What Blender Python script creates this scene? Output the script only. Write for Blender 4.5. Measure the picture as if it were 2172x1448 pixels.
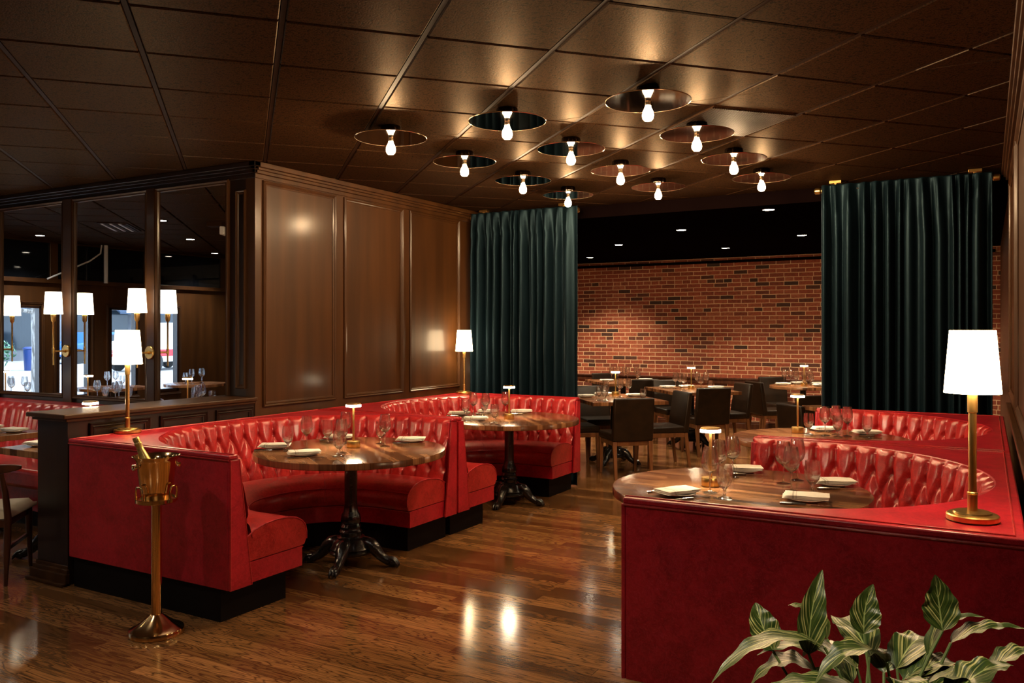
import bpy, bmesh, math, random
from mathutils import Vector, Matrix
from mathutils import noise as mnoise
PI = math.pi
R = math.radians
rnd = random.Random(7)
SC = bpy.context.scene
COL = SC.collection
for _o in list(bpy.data.objects):
    bpy.data.objects.remove(_o)

# ------------------------------------------------------------------ camera, world, sun, exposure
cam = bpy.data.cameras.new('camera')
cam.sensor_width = 36.0
cam.lens = 36.0 * 1772.0 / 2172.0
cam.shift_y = -24.0 / 2172.0
cam.clip_start = 0.05
cam.clip_end = 200
camo = bpy.data.objects.new('camera', cam)
camo.location = (0, 0, 1.58)
camo.rotation_euler = (R(90), 0, R(29.633))
COL.objects.link(camo)
SC.camera = camo

world = bpy.data.worlds.new('sky')
SC.world = world
world.use_nodes = True
wn = world.node_tree
wn.nodes['Background'].inputs[0].default_value = (0.62, 0.78, 1.0, 1)
wn.nodes['Background'].inputs[1].default_value = 3.8

sunl = bpy.data.lights.new('sun', 'SUN')
sunl.energy = 1.6
sunl.angle = R(2)
sunl.color = (1.0, 0.95, 0.88)
suno = bpy.data.objects.new('sun', sunl)
suno.rotation_euler = (R(12), R(38), 0)
COL.objects.link(suno)

vs = SC.view_settings
vs.view_transform = 'Standard'
vs.look = 'None'
vs.gamma = 1.0
vs.use_curve_mapping = False
vs.exposure = 1.0
cy = SC.cycles
cy.use_denoising = True
cy.caustics_reflective = False
cy.caustics_refractive = False
cy.sample_clamp_indirect = 4.0
cy.max_bounces = 8
cy.diffuse_bounces = 4
cy.glossy_bounces = 5
cy.transmission_bounces = 6
cy.transparent_max_bounces = 32
WARM = (1.0, 0.66, 0.35)
BULB_E, SHADE_E, TLAMP_E = 420.0, 13.0, 80.0
CEIL = 2.885       # face of the ceiling tiles
BACKCEIL = 2.76


def area_light(name, loc, size, power, color, spread=R(150), rot=(0, 0, 0), spot=None):
    if spot:
        l = bpy.data.lights.new(name, 'SPOT')
        l.spot_size = spot
        l.spot_blend = 0.7
        l.shadow_soft_size = size
    else:
        l = bpy.data.lights.new(name, 'AREA')
        l.shape = 'DISK'
        l.size = size
        l.spread = spread
    l.energy = power
    l.color = color
    o = bpy.data.objects.new(name, l)
    o.location = loc
    o.rotation_euler = rot
    COL.objects.link(o)
    return o


# ------------------------------------------------------------------ materials
class NT:
    def __init__(s, name):
        s.m = bpy.data.materials.new(name)
        s.m.use_nodes = True
        s.t = s.m.node_tree
        s.b = s.t.nodes['Principled BSDF']
        s.out = s.t.nodes['Material Output']

    def n(s, typ, **kw):
        nd = s.t.nodes.new(typ)
        for k, v in kw.items():
            if k in nd.inputs:
                nd.inputs[k].default_value = v
            else:
                setattr(nd, k, v)
        return nd

    def l(s, a, b):
        s.t.links.new(a, b)

    def coord(s, which='Object', scale=(1, 1, 1), rot=(0, 0, 0)):
        tc = s.n('ShaderNodeTexCoord')
        mp = s.n('ShaderNodeMapping')
        mp.inputs['Scale'].default_value = scale
        mp.inputs['Rotation'].default_value = rot
        s.l(tc.outputs[which], mp.inputs['Vector'])
        return mp.outputs['Vector']

    def ramp(s, fac, stops):
        r = s.n('ShaderNodeValToRGB')
        els = r.color_ramp.elements
        while len(els) < len(stops):
            els.new(0.5)
        for e, (p, c) in zip(els, stops):
            e.position = p
            e.color = (c[0], c[1], c[2], 1)
        s.l(fac, r.inputs['Fac'])
        return r.outputs['Color']

    def bump(s, h, strength=0.2, dist=0.01):
        b = s.n('ShaderNodeBump')
        b.inputs['Strength'].default_value = strength
        b.inputs['Distance'].default_value = dist
        s.l(h, b.inputs['Height'])
        s.l(b.outputs['Normal'], s.b.inputs['Normal'])

    def set(s, **kw):
        names = dict(base='Base Color', rough='Roughness', metal='Metallic', spec='Specular IOR Level', coat='Coat Weight',
                     sheen='Sheen Weight', stint='Sheen Tint', srough='Sheen Roughness', ecol='Emission Color', est='Emission Strength',
                     trans='Transmission Weight', ior='IOR', crough='Coat Roughness', sss='Subsurface Weight')
        for k, v in kw.items():
            if isinstance(v, tuple) and len(v) == 3:
                v = v + (1,)
            s.b.inputs[names[k]].default_value = v
        return s


def simple(name, base, rough=0.5, **kw):
    t = NT(name)
    t.set(base=base, rough=rough, **kw)
    return t.m


def noisy(name, c0, c1, scale=(8, 8, 8), nscale=1.0, rough=0.4, detail=4, bump=0.0, bscale=60, lo=0.35, hi=0.65, **kw):
    t = NT(name)
    v = t.coord('Object', scale)
    n = t.n('ShaderNodeTexNoise', Scale=nscale, Detail=detail)
    t.l(v, n.inputs['Vector'])
    t.l(t.ramp(n.outputs['Fac'], [(lo, c0), (hi, c1)]), t.b.inputs['Base Color'])
    t.set(rough=rough, **kw)
    if bump:
        n2 = t.n('ShaderNodeTexNoise', Scale=bscale, Detail=3.0)
        t.l(t.coord('Object'), n2.inputs['Vector'])
        t.bump(n2.outputs['Fac'], bump, 0.004)
    return t.m


def leather(name, c_dark, c, rough):
    t = NT(name)
    v = t.coord('Object')
    n = t.n('ShaderNodeTexNoise', Scale=5.0, Detail=8.0, Roughness=0.65, Distortion=0.6)
    t.l(v, n.inputs['Vector'])
    n2 = t.n('ShaderNodeTexNoise', Scale=22.0, Detail=6.0, Roughness=0.7, Distortion=1.5)
    t.l(v, n2.inputs['Vector'])
    mx = t.n('ShaderNodeMath', operation='ADD')
    t.l(n.outputs['Fac'], mx.inputs[0])
    t.l(n2.outputs['Fac'], mx.inputs[1])
    hl = t.n('ShaderNodeMath', operation='MULTIPLY')
    hl.inputs[1].default_value = 0.5
    t.l(mx.outputs[0], hl.inputs[0])
    ck_ = t.n('ShaderNodeTexNoise', Scale=34.0, Detail=5.0, Roughness=0.6, Distortion=2.2)
    t.l(v, ck_.inputs['Vector'])
    vein = t.ramp(ck_.outputs['Fac'], [(0.47, (0, 0, 0)), (0.50, (0.5, 0.5, 0.5)), (0.53, (0, 0, 0))])
    mixv = t.n('ShaderNodeMix', data_type='RGBA')
    t.l(vein, mixv.inputs[0])
    t.l(t.ramp(hl.outputs[0], [(0.40, c_dark), (0.58, c)]), mixv.inputs[6])
    mixv.inputs[7].default_value = (c[0] * 1.25, c[1] * 2.6 + 0.012, c[2] * 2.4 + 0.012, 1)
    t.l(mixv.outputs[2], t.b.inputs['Base Color'])
    t.set(rough=rough, coat=0.15, crough=0.25)
    n3 = t.n('ShaderNodeTexVoronoi', Scale=150.0)
    t.l(v, n3.inputs['Vector'])
    ad = t.n('ShaderNodeMath', operation='MULTIPLY_ADD')
    t.l(n2.outputs['Fac'], ad.inputs[0])
    ad.inputs[1].default_value = 1.6
    t.l(n3.outputs['Distance'], ad.inputs[2])
    t.bump(ad.outputs[0], 0.06, 0.003)
    return t.m


M = {}
M['red'] = leather('red_leather', (0.27, 0.003, 0.011), (0.46, 0.011, 0.024), 0.36)
M['red_shiny'] = leather('polished_red_leather', (0.26, 0.006, 0.009), (0.47, 0.024, 0.025), 0.28)
M['toe'] = simple('black_toe_board', (0.003, 0.0015, 0.0015), 0.6, spec=0.15)
M['wood_panel'] = noisy('dark_stained_panel_wood', (0.033, 0.0122, 0.0028), (0.056, 0.0208, 0.0046), (7, 7, 0.6), 1.0, 0.5, 5, 0.02, 25, coat=0.25, crough=0.17, spec=0.2)
M['wood_black'] = noisy('blackened_wood', (0.012, 0.006, 0.004), (0.022, 0.010, 0.007), (14, 14, 1.2), 1.0, 0.35, 5, 0.03, 30, coat=0.12, crough=0.2, spec=0.3)
M['wood_mid'] = noisy('brown_chair_wood', (0.10, 0.036, 0.013), (0.20, 0.078, 0.028), (30, 30, 4), 1.0, 0.35)
M['wood_leg'] = noisy('dark_chair_wood', (0.045, 0.013, 0.006), (0.085, 0.027, 0.012), (30, 30, 3), 1.0, 0.3)
M['brass'] = noisy('brushed_brass', (0.66, 0.41, 0.13), (0.78, 0.52, 0.19), (40, 40, 6), 1.0, 0.3, metal=1.0)
M['brass_shiny'] = simple('polished_brass', (0.86, 0.58, 0.27), 0.13, metal=1.0)
M['steel'] = simple('polished_steel', (0.62, 0.60, 0.57), 0.16, metal=1.0)
M['iron'] = noisy('black_cast_iron', (0.006, 0.005, 0.005), (0.014, 0.012, 0.011), (60, 60, 60), 1.0, 0.2, 3, 0.6, 70, coat=0.4, crough=0.1)
M['china'] = simple('white_china', (0.82, 0.79, 0.73), 0.2)
M['chair_leather'] = noisy('dark_brown_chair_leather', (0.009, 0.0042, 0.0015), (0.017, 0.008, 0.003), (9, 9, 9), 1.0, 0.4, 5, 0.1, 120, spec=0.3)
M['cream'] = noisy('cream_seat_leather', (0.48, 0.38, 0.24), (0.60, 0.49, 0.33), (6, 6, 6), 1.0, 0.45)
M['black_paint'] = simple('black_ceiling_paint', (0.004, 0.002, 0.002), 0.9, spec=0.0)
M['grid_dark'] = simple('dark_ceiling_grid_metal', (0.030, 0.013, 0.0055), 0.6, spec=0.05)
M['disc'] = simple('dark_mirror_metal', (0.07, 0.048, 0.036), 0.05, metal=1.0)
M['rim'] = simple('bright_disc_rim', (0.75, 0.6, 0.42), 0.2, metal=1.0)
M['mirror'] = simple('mirror_glass', (0.86, 0.88, 0.90), 0.0, metal=1.0)
M['black_glass'] = simple('black_transom_glass', (0.004, 0.005, 0.007), 0.03)
M['white_pipe'] = simple('grey_painted_pipe', (0.5, 0.52, 0.55), 0.5)
M['plastic_white'] = simple('white_plastic', (0.7, 0.7, 0.68), 0.4)
M['planter'] = simple('black_glazed_planter', (0.012, 0.011, 0.010), 0.25)
M['soil'] = noisy('dark_potting_soil', (0.012, 0.008, 0.005), (0.03, 0.02, 0.012), (50, 50, 50), 1.0, 0.9)
M['bottle'] = noisy('gold_foil', (0.45, 0.30, 0.09), (0.72, 0.52, 0.20), (60, 60, 60), 1.0, 0.3, metal=0.8)
M['bottle_glass'] = simple('dark_green_bottle', (0.01, 0.02, 0.008), 0.1)


def emit(name, col, s):
    t = NT(name)
    t.set(base=(0.8, 0.78, 0.72), rough=0.6, ecol=col, est=s)
    return t.m


M['bulb'] = emit('lit_bulb', WARM, BULB_E)
M['shade'] = emit('lit_lamp_shade', (1.0, 0.72, 0.40), SHADE_E)
M['shade_sconce'] = emit('lit_sconce_shade', (1.0, 0.82, 0.58), 4.0)
M['tlamp'] = emit('lit_lamp_disc', (1.0, 0.80, 0.52), TLAMP_E)
M['down'] = emit('lit_downlight', (1.0, 0.86, 0.66), 30.0)

# clear glass: mostly straight through the thin wall, with some true refraction for the sparkle
t = NT('clear_thin_glass')
tr = t.n('ShaderNodeBsdfTransparent')
tr.inputs[0].default_value = (0.98, 0.98, 0.975, 1)
gl = t.n('ShaderNodeBsdfGlass')
gl.inputs['Roughness'].default_value = 0.0
gl.inputs['IOR'].default_value = 1.48
mx = t.n('ShaderNodeMixShader')
mx.inputs[0].default_value = 0.68
t.l(tr.outputs[0], mx.inputs[1])
t.l(gl.outputs[0], mx.inputs[2])
t.l(mx.outputs[0], t.out.inputs['Surface'])
M['glass'] = t.m
t = NT('window_pane_glass')
tr = t.n('ShaderNodeBsdfTransparent')
tr.inputs[0].default_value = (0.93, 0.95, 0.95, 1)
gl = t.n('ShaderNodeBsdfGlossy')
gl.inputs['Roughness'].default_value = 0.0
mx = t.n('ShaderNodeMixShader')
mx.inputs[0].default_value = 0.06
t.l(tr.outputs[0], mx.inputs[1])
t.l(gl.outputs[0], mx.inputs[2])
t.l(mx.outputs[0], t.out.inputs['Surface'])
M['pane'] = t.m

# velvet
t = NT('teal_velvet')
v = t.coord('Object', (3, 3, 0.6))
n = t.n('ShaderNodeTexNoise', Scale=3.0, Detail=4.0)
t.l(v, n.inputs['Vector'])
t.l(t.ramp(n.outputs['Fac'], [(0.3, (0.0022, 0.006, 0.0095)), (0.7, (0.0045, 0.011, 0.0165))]), t.b.inputs['Base Color'])
t.set(rough=0.45, sheen=0.26, stint=(0.15, 0.27, 0.34), srough=0.3, spec=0.25)
t.b.inputs['Specular Tint'].default_value = (0.4, 0.75, 1.0, 1)
M['velvet'] = t.m

# floor planks
t = NT('oak_plank_floor')
v = t.coord('Object')
br = t.n('ShaderNodeTexBrick')
br.offset = 0.37
br.offset_frequency = 2
br.inputs['Color1'].default_value = (0, 0, 0, 1)
br.inputs['Color2'].default_value = (1, 1, 1, 1)
br.inputs['Mortar'].default_value = (0.5, 0.5, 0.5, 1)
br.inputs['Scale'].default_value = 1.0
br.inputs['Mortar Size'].default_value = 0.0012
br.inputs['Brick Width'].default_value = 1.15
br.inputs['Row Height'].default_value = 0.092
t.l(v, br.inputs['Vector'])
sx = t.n('ShaderNodeSeparateXYZ')
t.l(v, sx.inputs[0])
# each plank gets its own grain by shifting the noise with the plank's random value
sh = t.n('ShaderNodeVectorMath', operation='MULTIPLY_ADD')
t.l(br.outputs['Color'], sh.inputs[0])
sh.inputs[1].default_value = (7.0, 13.0, 5.0)
t.l(v, sh.inputs[2])
mp = t.n('ShaderNodeMapping')
mp.inputs['Scale'].default_value = (1.3, 11.0, 1.0)
t.l(sh.outputs[0], mp.inputs['Vector'])
wn_ = t.n('ShaderNodeTexNoise', Scale=1.0, Detail=2.0, Distortion=0.4)
t.l(mp.outputs[0], wn_.inputs['Vector'])
rings = t.n('ShaderNodeMath', operation='MULTIPLY')
rings.inputs[1].default_value = 17.0
t.l(wn_.outputs['Fac'], rings.inputs[0])
fr_ = t.n('ShaderNodeMath', operation='PINGPONG')
fr_.inputs[1].default_value = 0.5
t.l(rings.outputs[0], fr_.inputs[0])
mp2 = t.n('ShaderNodeMapping')
mp2.inputs['Scale'].default_value = (3.0, 230.0, 1.0)
t.l(sh.outputs[0], mp2.inputs['Vector'])
fine = t.n('ShaderNodeTexNoise', Scale=1.0, Detail=3.0)
t.l(mp2.outputs[0], fine.inputs['Vector'])
g1 = t.ramp(fr_.outputs[0], [(0.03, (0.28, 0.28, 0.28)), (0.24, (1, 1, 1))])
g2 = t.ramp(fine.outputs['Fac'], [(0.36, (0.45, 0.45, 0.45)), (0.56, (1, 1, 1))])
tone = t.ramp(br.outputs['Color'], [(0.0, (0.125, 0.053, 0.017)), (0.45, (0.225, 0.102, 0.034)), (1.0, (0.35, 0.165, 0.058))])
m1 = t.n('ShaderNodeMix', data_type='RGBA', blend_type='MULTIPLY')
m1.inputs[0].default_value = 0.85
t.l(tone, m1.inputs[6])
t.l(g1, m1.inputs[7])
m2 = t.n('ShaderNodeMix', data_type='RGBA', blend_type='MULTIPLY')
m2.inputs[0].default_value = 0.8
t.l(m1.outputs[2], m2.inputs[6])
t.l(g2, m2.inputs[7])
m3 = t.n('ShaderNodeMix', data_type='RGBA')
t.l(br.outputs['Fac'], m3.inputs[0])
t.l(m2.outputs[2], m3.inputs[6])
m3.inputs[7].default_value = (0.02, 0.008, 0.004, 1)
t.l(m3.outputs[2], t.b.inputs['Base Color'])
t.set(rough=0.14, coat=0.0)
lf = t.n('ShaderNodeTexNoise', Scale=7.0, Detail=2.0)
t.l(v, lf.inputs['Vector'])
hh = t.n('ShaderNodeMath', operation='MULTIPLY_ADD')
hh.inputs[1].default_value = 0.25
t.l(fr_.outputs[0], hh.inputs[0])
t.l(lf.outputs['Fac'], hh.inputs[2])
t.bump(hh.outputs[0], 0.015, 0.02)
M['floor'] = t.m


def strips(name, w, lng, c0, c1, c2, rough, rot=0.0):
    t = NT(name)
    v = t.coord('Object', (1, 1, 1), (0, 0, rot))
    br = t.n('ShaderNodeTexBrick')
    br.offset = 0.41
    br.inputs['Color1'].default_value = (0, 0, 0, 1)
    br.inputs['Color2'].default_value = (1, 1, 1, 1)
    br.inputs['Mortar'].default_value = (0.3, 0.3, 0.3, 1)
    br.inputs['Scale'].default_value = 1.0
    br.inputs['Mortar Size'].default_value = 0.0004
    br.inputs['Brick Width'].default_value = lng
    br.inputs['Row Height'].default_value = w
    t.l(v, br.inputs['Vector'])
    mp = t.n('ShaderNodeMapping')
    mp.inputs['Scale'].default_value = (5.0, 90.0, 1.0)
    t.l(v, mp.inputs['Vector'])
    n = t.n('ShaderNodeTexNoise', Scale=1.0, Detail=3.0)
    t.l(mp.outputs[0], n.inputs['Vector'])
    m = t.n('ShaderNodeMix', data_type='RGBA', blend_type='MULTIPLY')
    m.inputs[0].default_value = 0.6
    t.l(t.ramp(br.outputs['Color'], [(0.0, c0), (0.5, c1), (1.0, c2)]), m.inputs[6])
    t.l(t.ramp(n.outputs['Fac'], [(0.35, (0.5, 0.5, 0.5)), (0.6, (1, 1, 1))]), m.inputs[7])
    t.l(m.outputs[2], t.b.inputs['Base Color'])
    t.set(rough=rough)
    return t.m


M['butcher'] = strips('walnut_strip_tabletop', 0.048, 0.42, (0.080, 0.028, 0.012), (0.19, 0.078, 0.032), (0.36, 0.17, 0.075), 0.2, R(35))

# brick wall (built in the plane x-z)
t = NT('old_red_brick')
tc = t.n('ShaderNodeTexCoord')
sx = t.n('ShaderNodeSeparateXYZ')
t.l(tc.outputs['Object'], sx.inputs[0])
cb = t.n('ShaderNodeCombineXYZ')
t.l(sx.outputs[0], cb.inputs[0])
t.l(sx.outputs[2], cb.inputs[1])
wob = t.n('ShaderNodeTexNoise', Scale=9.0, Detail=2.0)
t.l(cb.outputs[0], wob.inputs['Vector'])
ws = t.n('ShaderNodeVectorMath', operation='MULTIPLY_ADD')
t.l(wob.outputs['Color'], ws.inputs[0])
ws.inputs[1].default_value = (0.012, 0.010, 0.0)
t.l(cb.outputs[0], ws.inputs[2])
br = t.n('ShaderNodeTexBrick')
br.offset = 0.46
br.squash = 0.62
br.squash_frequency = 7
br.inputs['Color1'].default_value = (0, 0, 0, 1)
br.inputs['Color2'].default_value = (1, 1, 1, 1)
br.inputs['Mortar'].default_value = (0.5, 0.5, 0.5, 1)
br.inputs['Scale'].default_value = 1.0
br.inputs['Mortar Size'].default_value = 0.006
br.inputs['Mortar Smooth'].default_value = 0.25
br.inputs['Brick Width'].default_value = 0.222
br.inputs['Row Height'].default_value = 0.0672
t.l(ws.outputs[0], br.inputs['Vector'])
ng = t.n('ShaderNodeTexNoise', Scale=28.0, Detail=5.0)
t.l(cb.outputs[0], ng.inputs['Vector'])
bc = t.ramp(br.outputs['Color'], [(0.0, (0.035, 0.014, 0.009)), (0.10, (0.10, 0.026, 0.013)), (0.25, (0.23, 0.048, 0.022)), (0.7, (0.33, 0.070, 0.030)), (1.0, (0.36, 0.105, 0.05))])
mm = t.n('ShaderNodeMix', data_type='RGBA', blend_type='MULTIPLY')
mm.inputs[0].default_value = 0.55
t.l(bc, mm.inputs[6])
t.l(t.ramp(ng.outputs['Fac'], [(0.35, (0.45, 0.45, 0.45)), (0.6, (1, 1, 1))]), mm.inputs[7])
m3 = t.n('ShaderNodeMix', data_type='RGBA')
t.l(br.outputs['Fac'], m3.inputs[0])
t.l(mm.outputs[2], m3.inputs[6])
m3.inputs[7].default_value = (0.62, 0.40, 0.24, 1)
t.l(m3.outputs[2], t.b.inputs['Base Color'])
t.set(rough=0.8)
iv = t.n('ShaderNodeMath', operation='SUBTRACT')
iv.inputs[0].default_value = 1.0
t.l(br.outputs['Fac'], iv.inputs[1])
t.bump(iv.outputs[0], 0.6, 0.008)
M['brick'] = t.m

# ceiling tile
t = NT('dark_acoustic_tile')
v = t.coord('Object')
n = t.n('ShaderNodeTexNoise', Scale=130.0, Detail=2.0)
t.l(v, n.inputs['Vector'])
n2 = t.n('ShaderNodeTexNoise', Scale=60.0, Detail=2.0, Distortion=1.0)
t.l(v, n2.inputs['Vector'])
pr = t.n('ShaderNodeMath', operation='MINIMUM')
t.l(n.outputs['Fac'], pr.inputs[0])
t.l(n2.outputs['Fac'], pr.inputs[1])
df = t.n('ShaderNodeBsdfDiffuse')
gs = t.n('ShaderNodeBsdfGlossy')
gs.inputs['Roughness'].default_value = 0.42
gs.inputs['Color'].default_value = (1.0, 0.85, 0.68, 1)
t.l(t.ramp(pr.outputs[0], [(0.39, (0.004, 0.002, 0.001)), (0.45, (0.040, 0.0165, 0.0055))]), df.inputs['Color'])
bp = t.n('ShaderNodeBump')
bp.inputs['Strength'].default_value = 0.4
bp.inputs['Distance'].default_value = 0.004
t.l(pr.outputs[0], bp.inputs['Height'])
t.l(bp.outputs[0], df.inputs['Normal'])
t.l(bp.outputs[0], gs.inputs['Normal'])
mx = t.n('ShaderNodeMixShader')
mx.inputs[0].default_value = 0.028
t.l(df.outputs[0], mx.inputs[1])
t.l(gs.outputs[0], mx.inputs[2])
t.l(mx.outputs[0], t.out.inputs['Surface'])
M['tile'] = t.m

# napkin with woven stripes across one end
t = NT('cream_striped_linen')
v = t.coord('Object')
sx = t.n('ShaderNodeSeparateXYZ')
t.l(v, sx.inputs[0])
w = t.n('ShaderNodeMath', operation='ADD')
w.inputs[1].default_value = 0.2
t.l(sx.outputs[0], w.inputs[0])
st = t.ramp(w.outputs[0], [(0.0, (0.80, 0.75, 0.66)), (0.137, (0.80, 0.75, 0.66)), (0.138, (0.40, 0.34, 0.28)), (0.146, (0.40, 0.34, 0.28)), (0.147, (0.80, 0.75, 0.66)), (0.154, (0.80, 0.75, 0.66)), (0.155, (0.45, 0.39, 0.33)), (0.159, (0.45, 0.39, 0.33)), (0.160, (0.80, 0.75, 0.66))])
t.l(st, t.b.inputs['Base Color'])
t.set(rough=0.85, sheen=0.3)
M['linen'] = t.m

# leaf with pale feathered veins
t = NT('variegated_leaf')
tc = t.n('ShaderNodeTexCoord')
sx = t.n('ShaderNodeSeparateXYZ')
t.l(tc.outputs['UV'], sx.inputs[0])
ab = t.n('ShaderNodeMath', operation='ABSOLUTE')
t.l(sx.outputs[0], ab.inputs[0])
m_ = t.n('ShaderNodeMath', operation='MULTIPLY_ADD')
t.l(ab.outputs[0], m_.inputs[0])
m_.inputs[1].default_value = -0.55
t.l(sx.outputs[1], m_.inputs[2])
cb = t.n('ShaderNodeCombineXYZ')
t.l(m_.outputs[0], cb.inputs[0])
t.l(sx.outputs[0], cb.inputs[1])
mp = t.n('ShaderNodeMapping')
mp.inputs['Scale'].default_value = (15.0, 0.5, 1.0)
t.l(cb.outputs[0], mp.inputs['Vector'])
n = t.n('ShaderNodeTexNoise', Scale=1.0, Detail=3.0, Roughness=0.6)
t.l(mp.outputs[0], n.inputs['Vector'])
lc = t.ramp(n.outputs['Fac'], [(0.44, (0.012, 0.028, 0.005)), (0.55, (0.042, 0.064, 0.010)), (0.66, (0.40, 0.36, 0.14))])
rb = t.ramp(ab.outputs[0], [(0.02, (0.40, 0.42, 0.20)), (0.06, (0, 0, 0))])
fm = t.ramp(ab.outputs[0], [(0.03, (1, 1, 1)), (0.05, (0, 0, 0))])
m3 = t.n('ShaderNodeMix', data_type='RGBA')
t.l(fm, m3.inputs[0])
t.l(lc, m3.inputs[6])
m3.inputs[7].default_value = (0.20, 0.24, 0.08, 1)
t.l(m3.outputs[2], t.b.inputs['Base Color'])
t.set(rough=0.32)
t.bump(n.outputs['Fac'], 0.3, 0.006)
M['leaf'] = t.m
M['stem'] = simple('green_stem', (0.09, 0.13, 0.04), 0.5)
# street
M['pavement'] = noisy('pale_pavement', (0.36, 0.35, 0.34), (0.46, 0.45, 0.44), (3, 3, 3), 1.0, 0.9)
M['facade'] = noisy('grey_street_facade', (0.10, 0.11, 0.13), (0.19, 0.20, 0.22), (0.7, 0.7, 0.7), 1.0, 0.8)  # dark grey, mottled at random
M['shop_glass'] = simple('dark_shop_glass', (0.02, 0.03, 0.04), 0.1)
M['awning'] = simple('blue_awning_cloth', (0.03, 0.055, 0.10), 0.7)
M['bin_blue'] = simple('navy_bin_plastic', (0.012, 0.035, 0.16), 0.35)
M['red_paint'] = simple('red_vehicle_paint', (0.55, 0.01, 0.02), 0.2)
M['white_paint'] = simple('white_vehicle_paint', (0.8, 0.8, 0.8), 0.25)
M['blue_paint'] = simple('blue_vehicle_paint', (0.03, 0.13, 0.38), 0.25)
M['tyre'] = simple('black_tyre', (0.02, 0.02, 0.02), 0.7)
M['bark'] = noisy('pale_bark', (0.10, 0.09, 0.08), (0.42, 0.40, 0.38), (30, 30, 5), 1.0, 0.9)
M['shrub'] = noisy('pale_green_foliage', (0.03, 0.11, 0.05), (0.22, 0.42, 0.28), (9, 9, 9), 1.0, 0.6)


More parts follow.
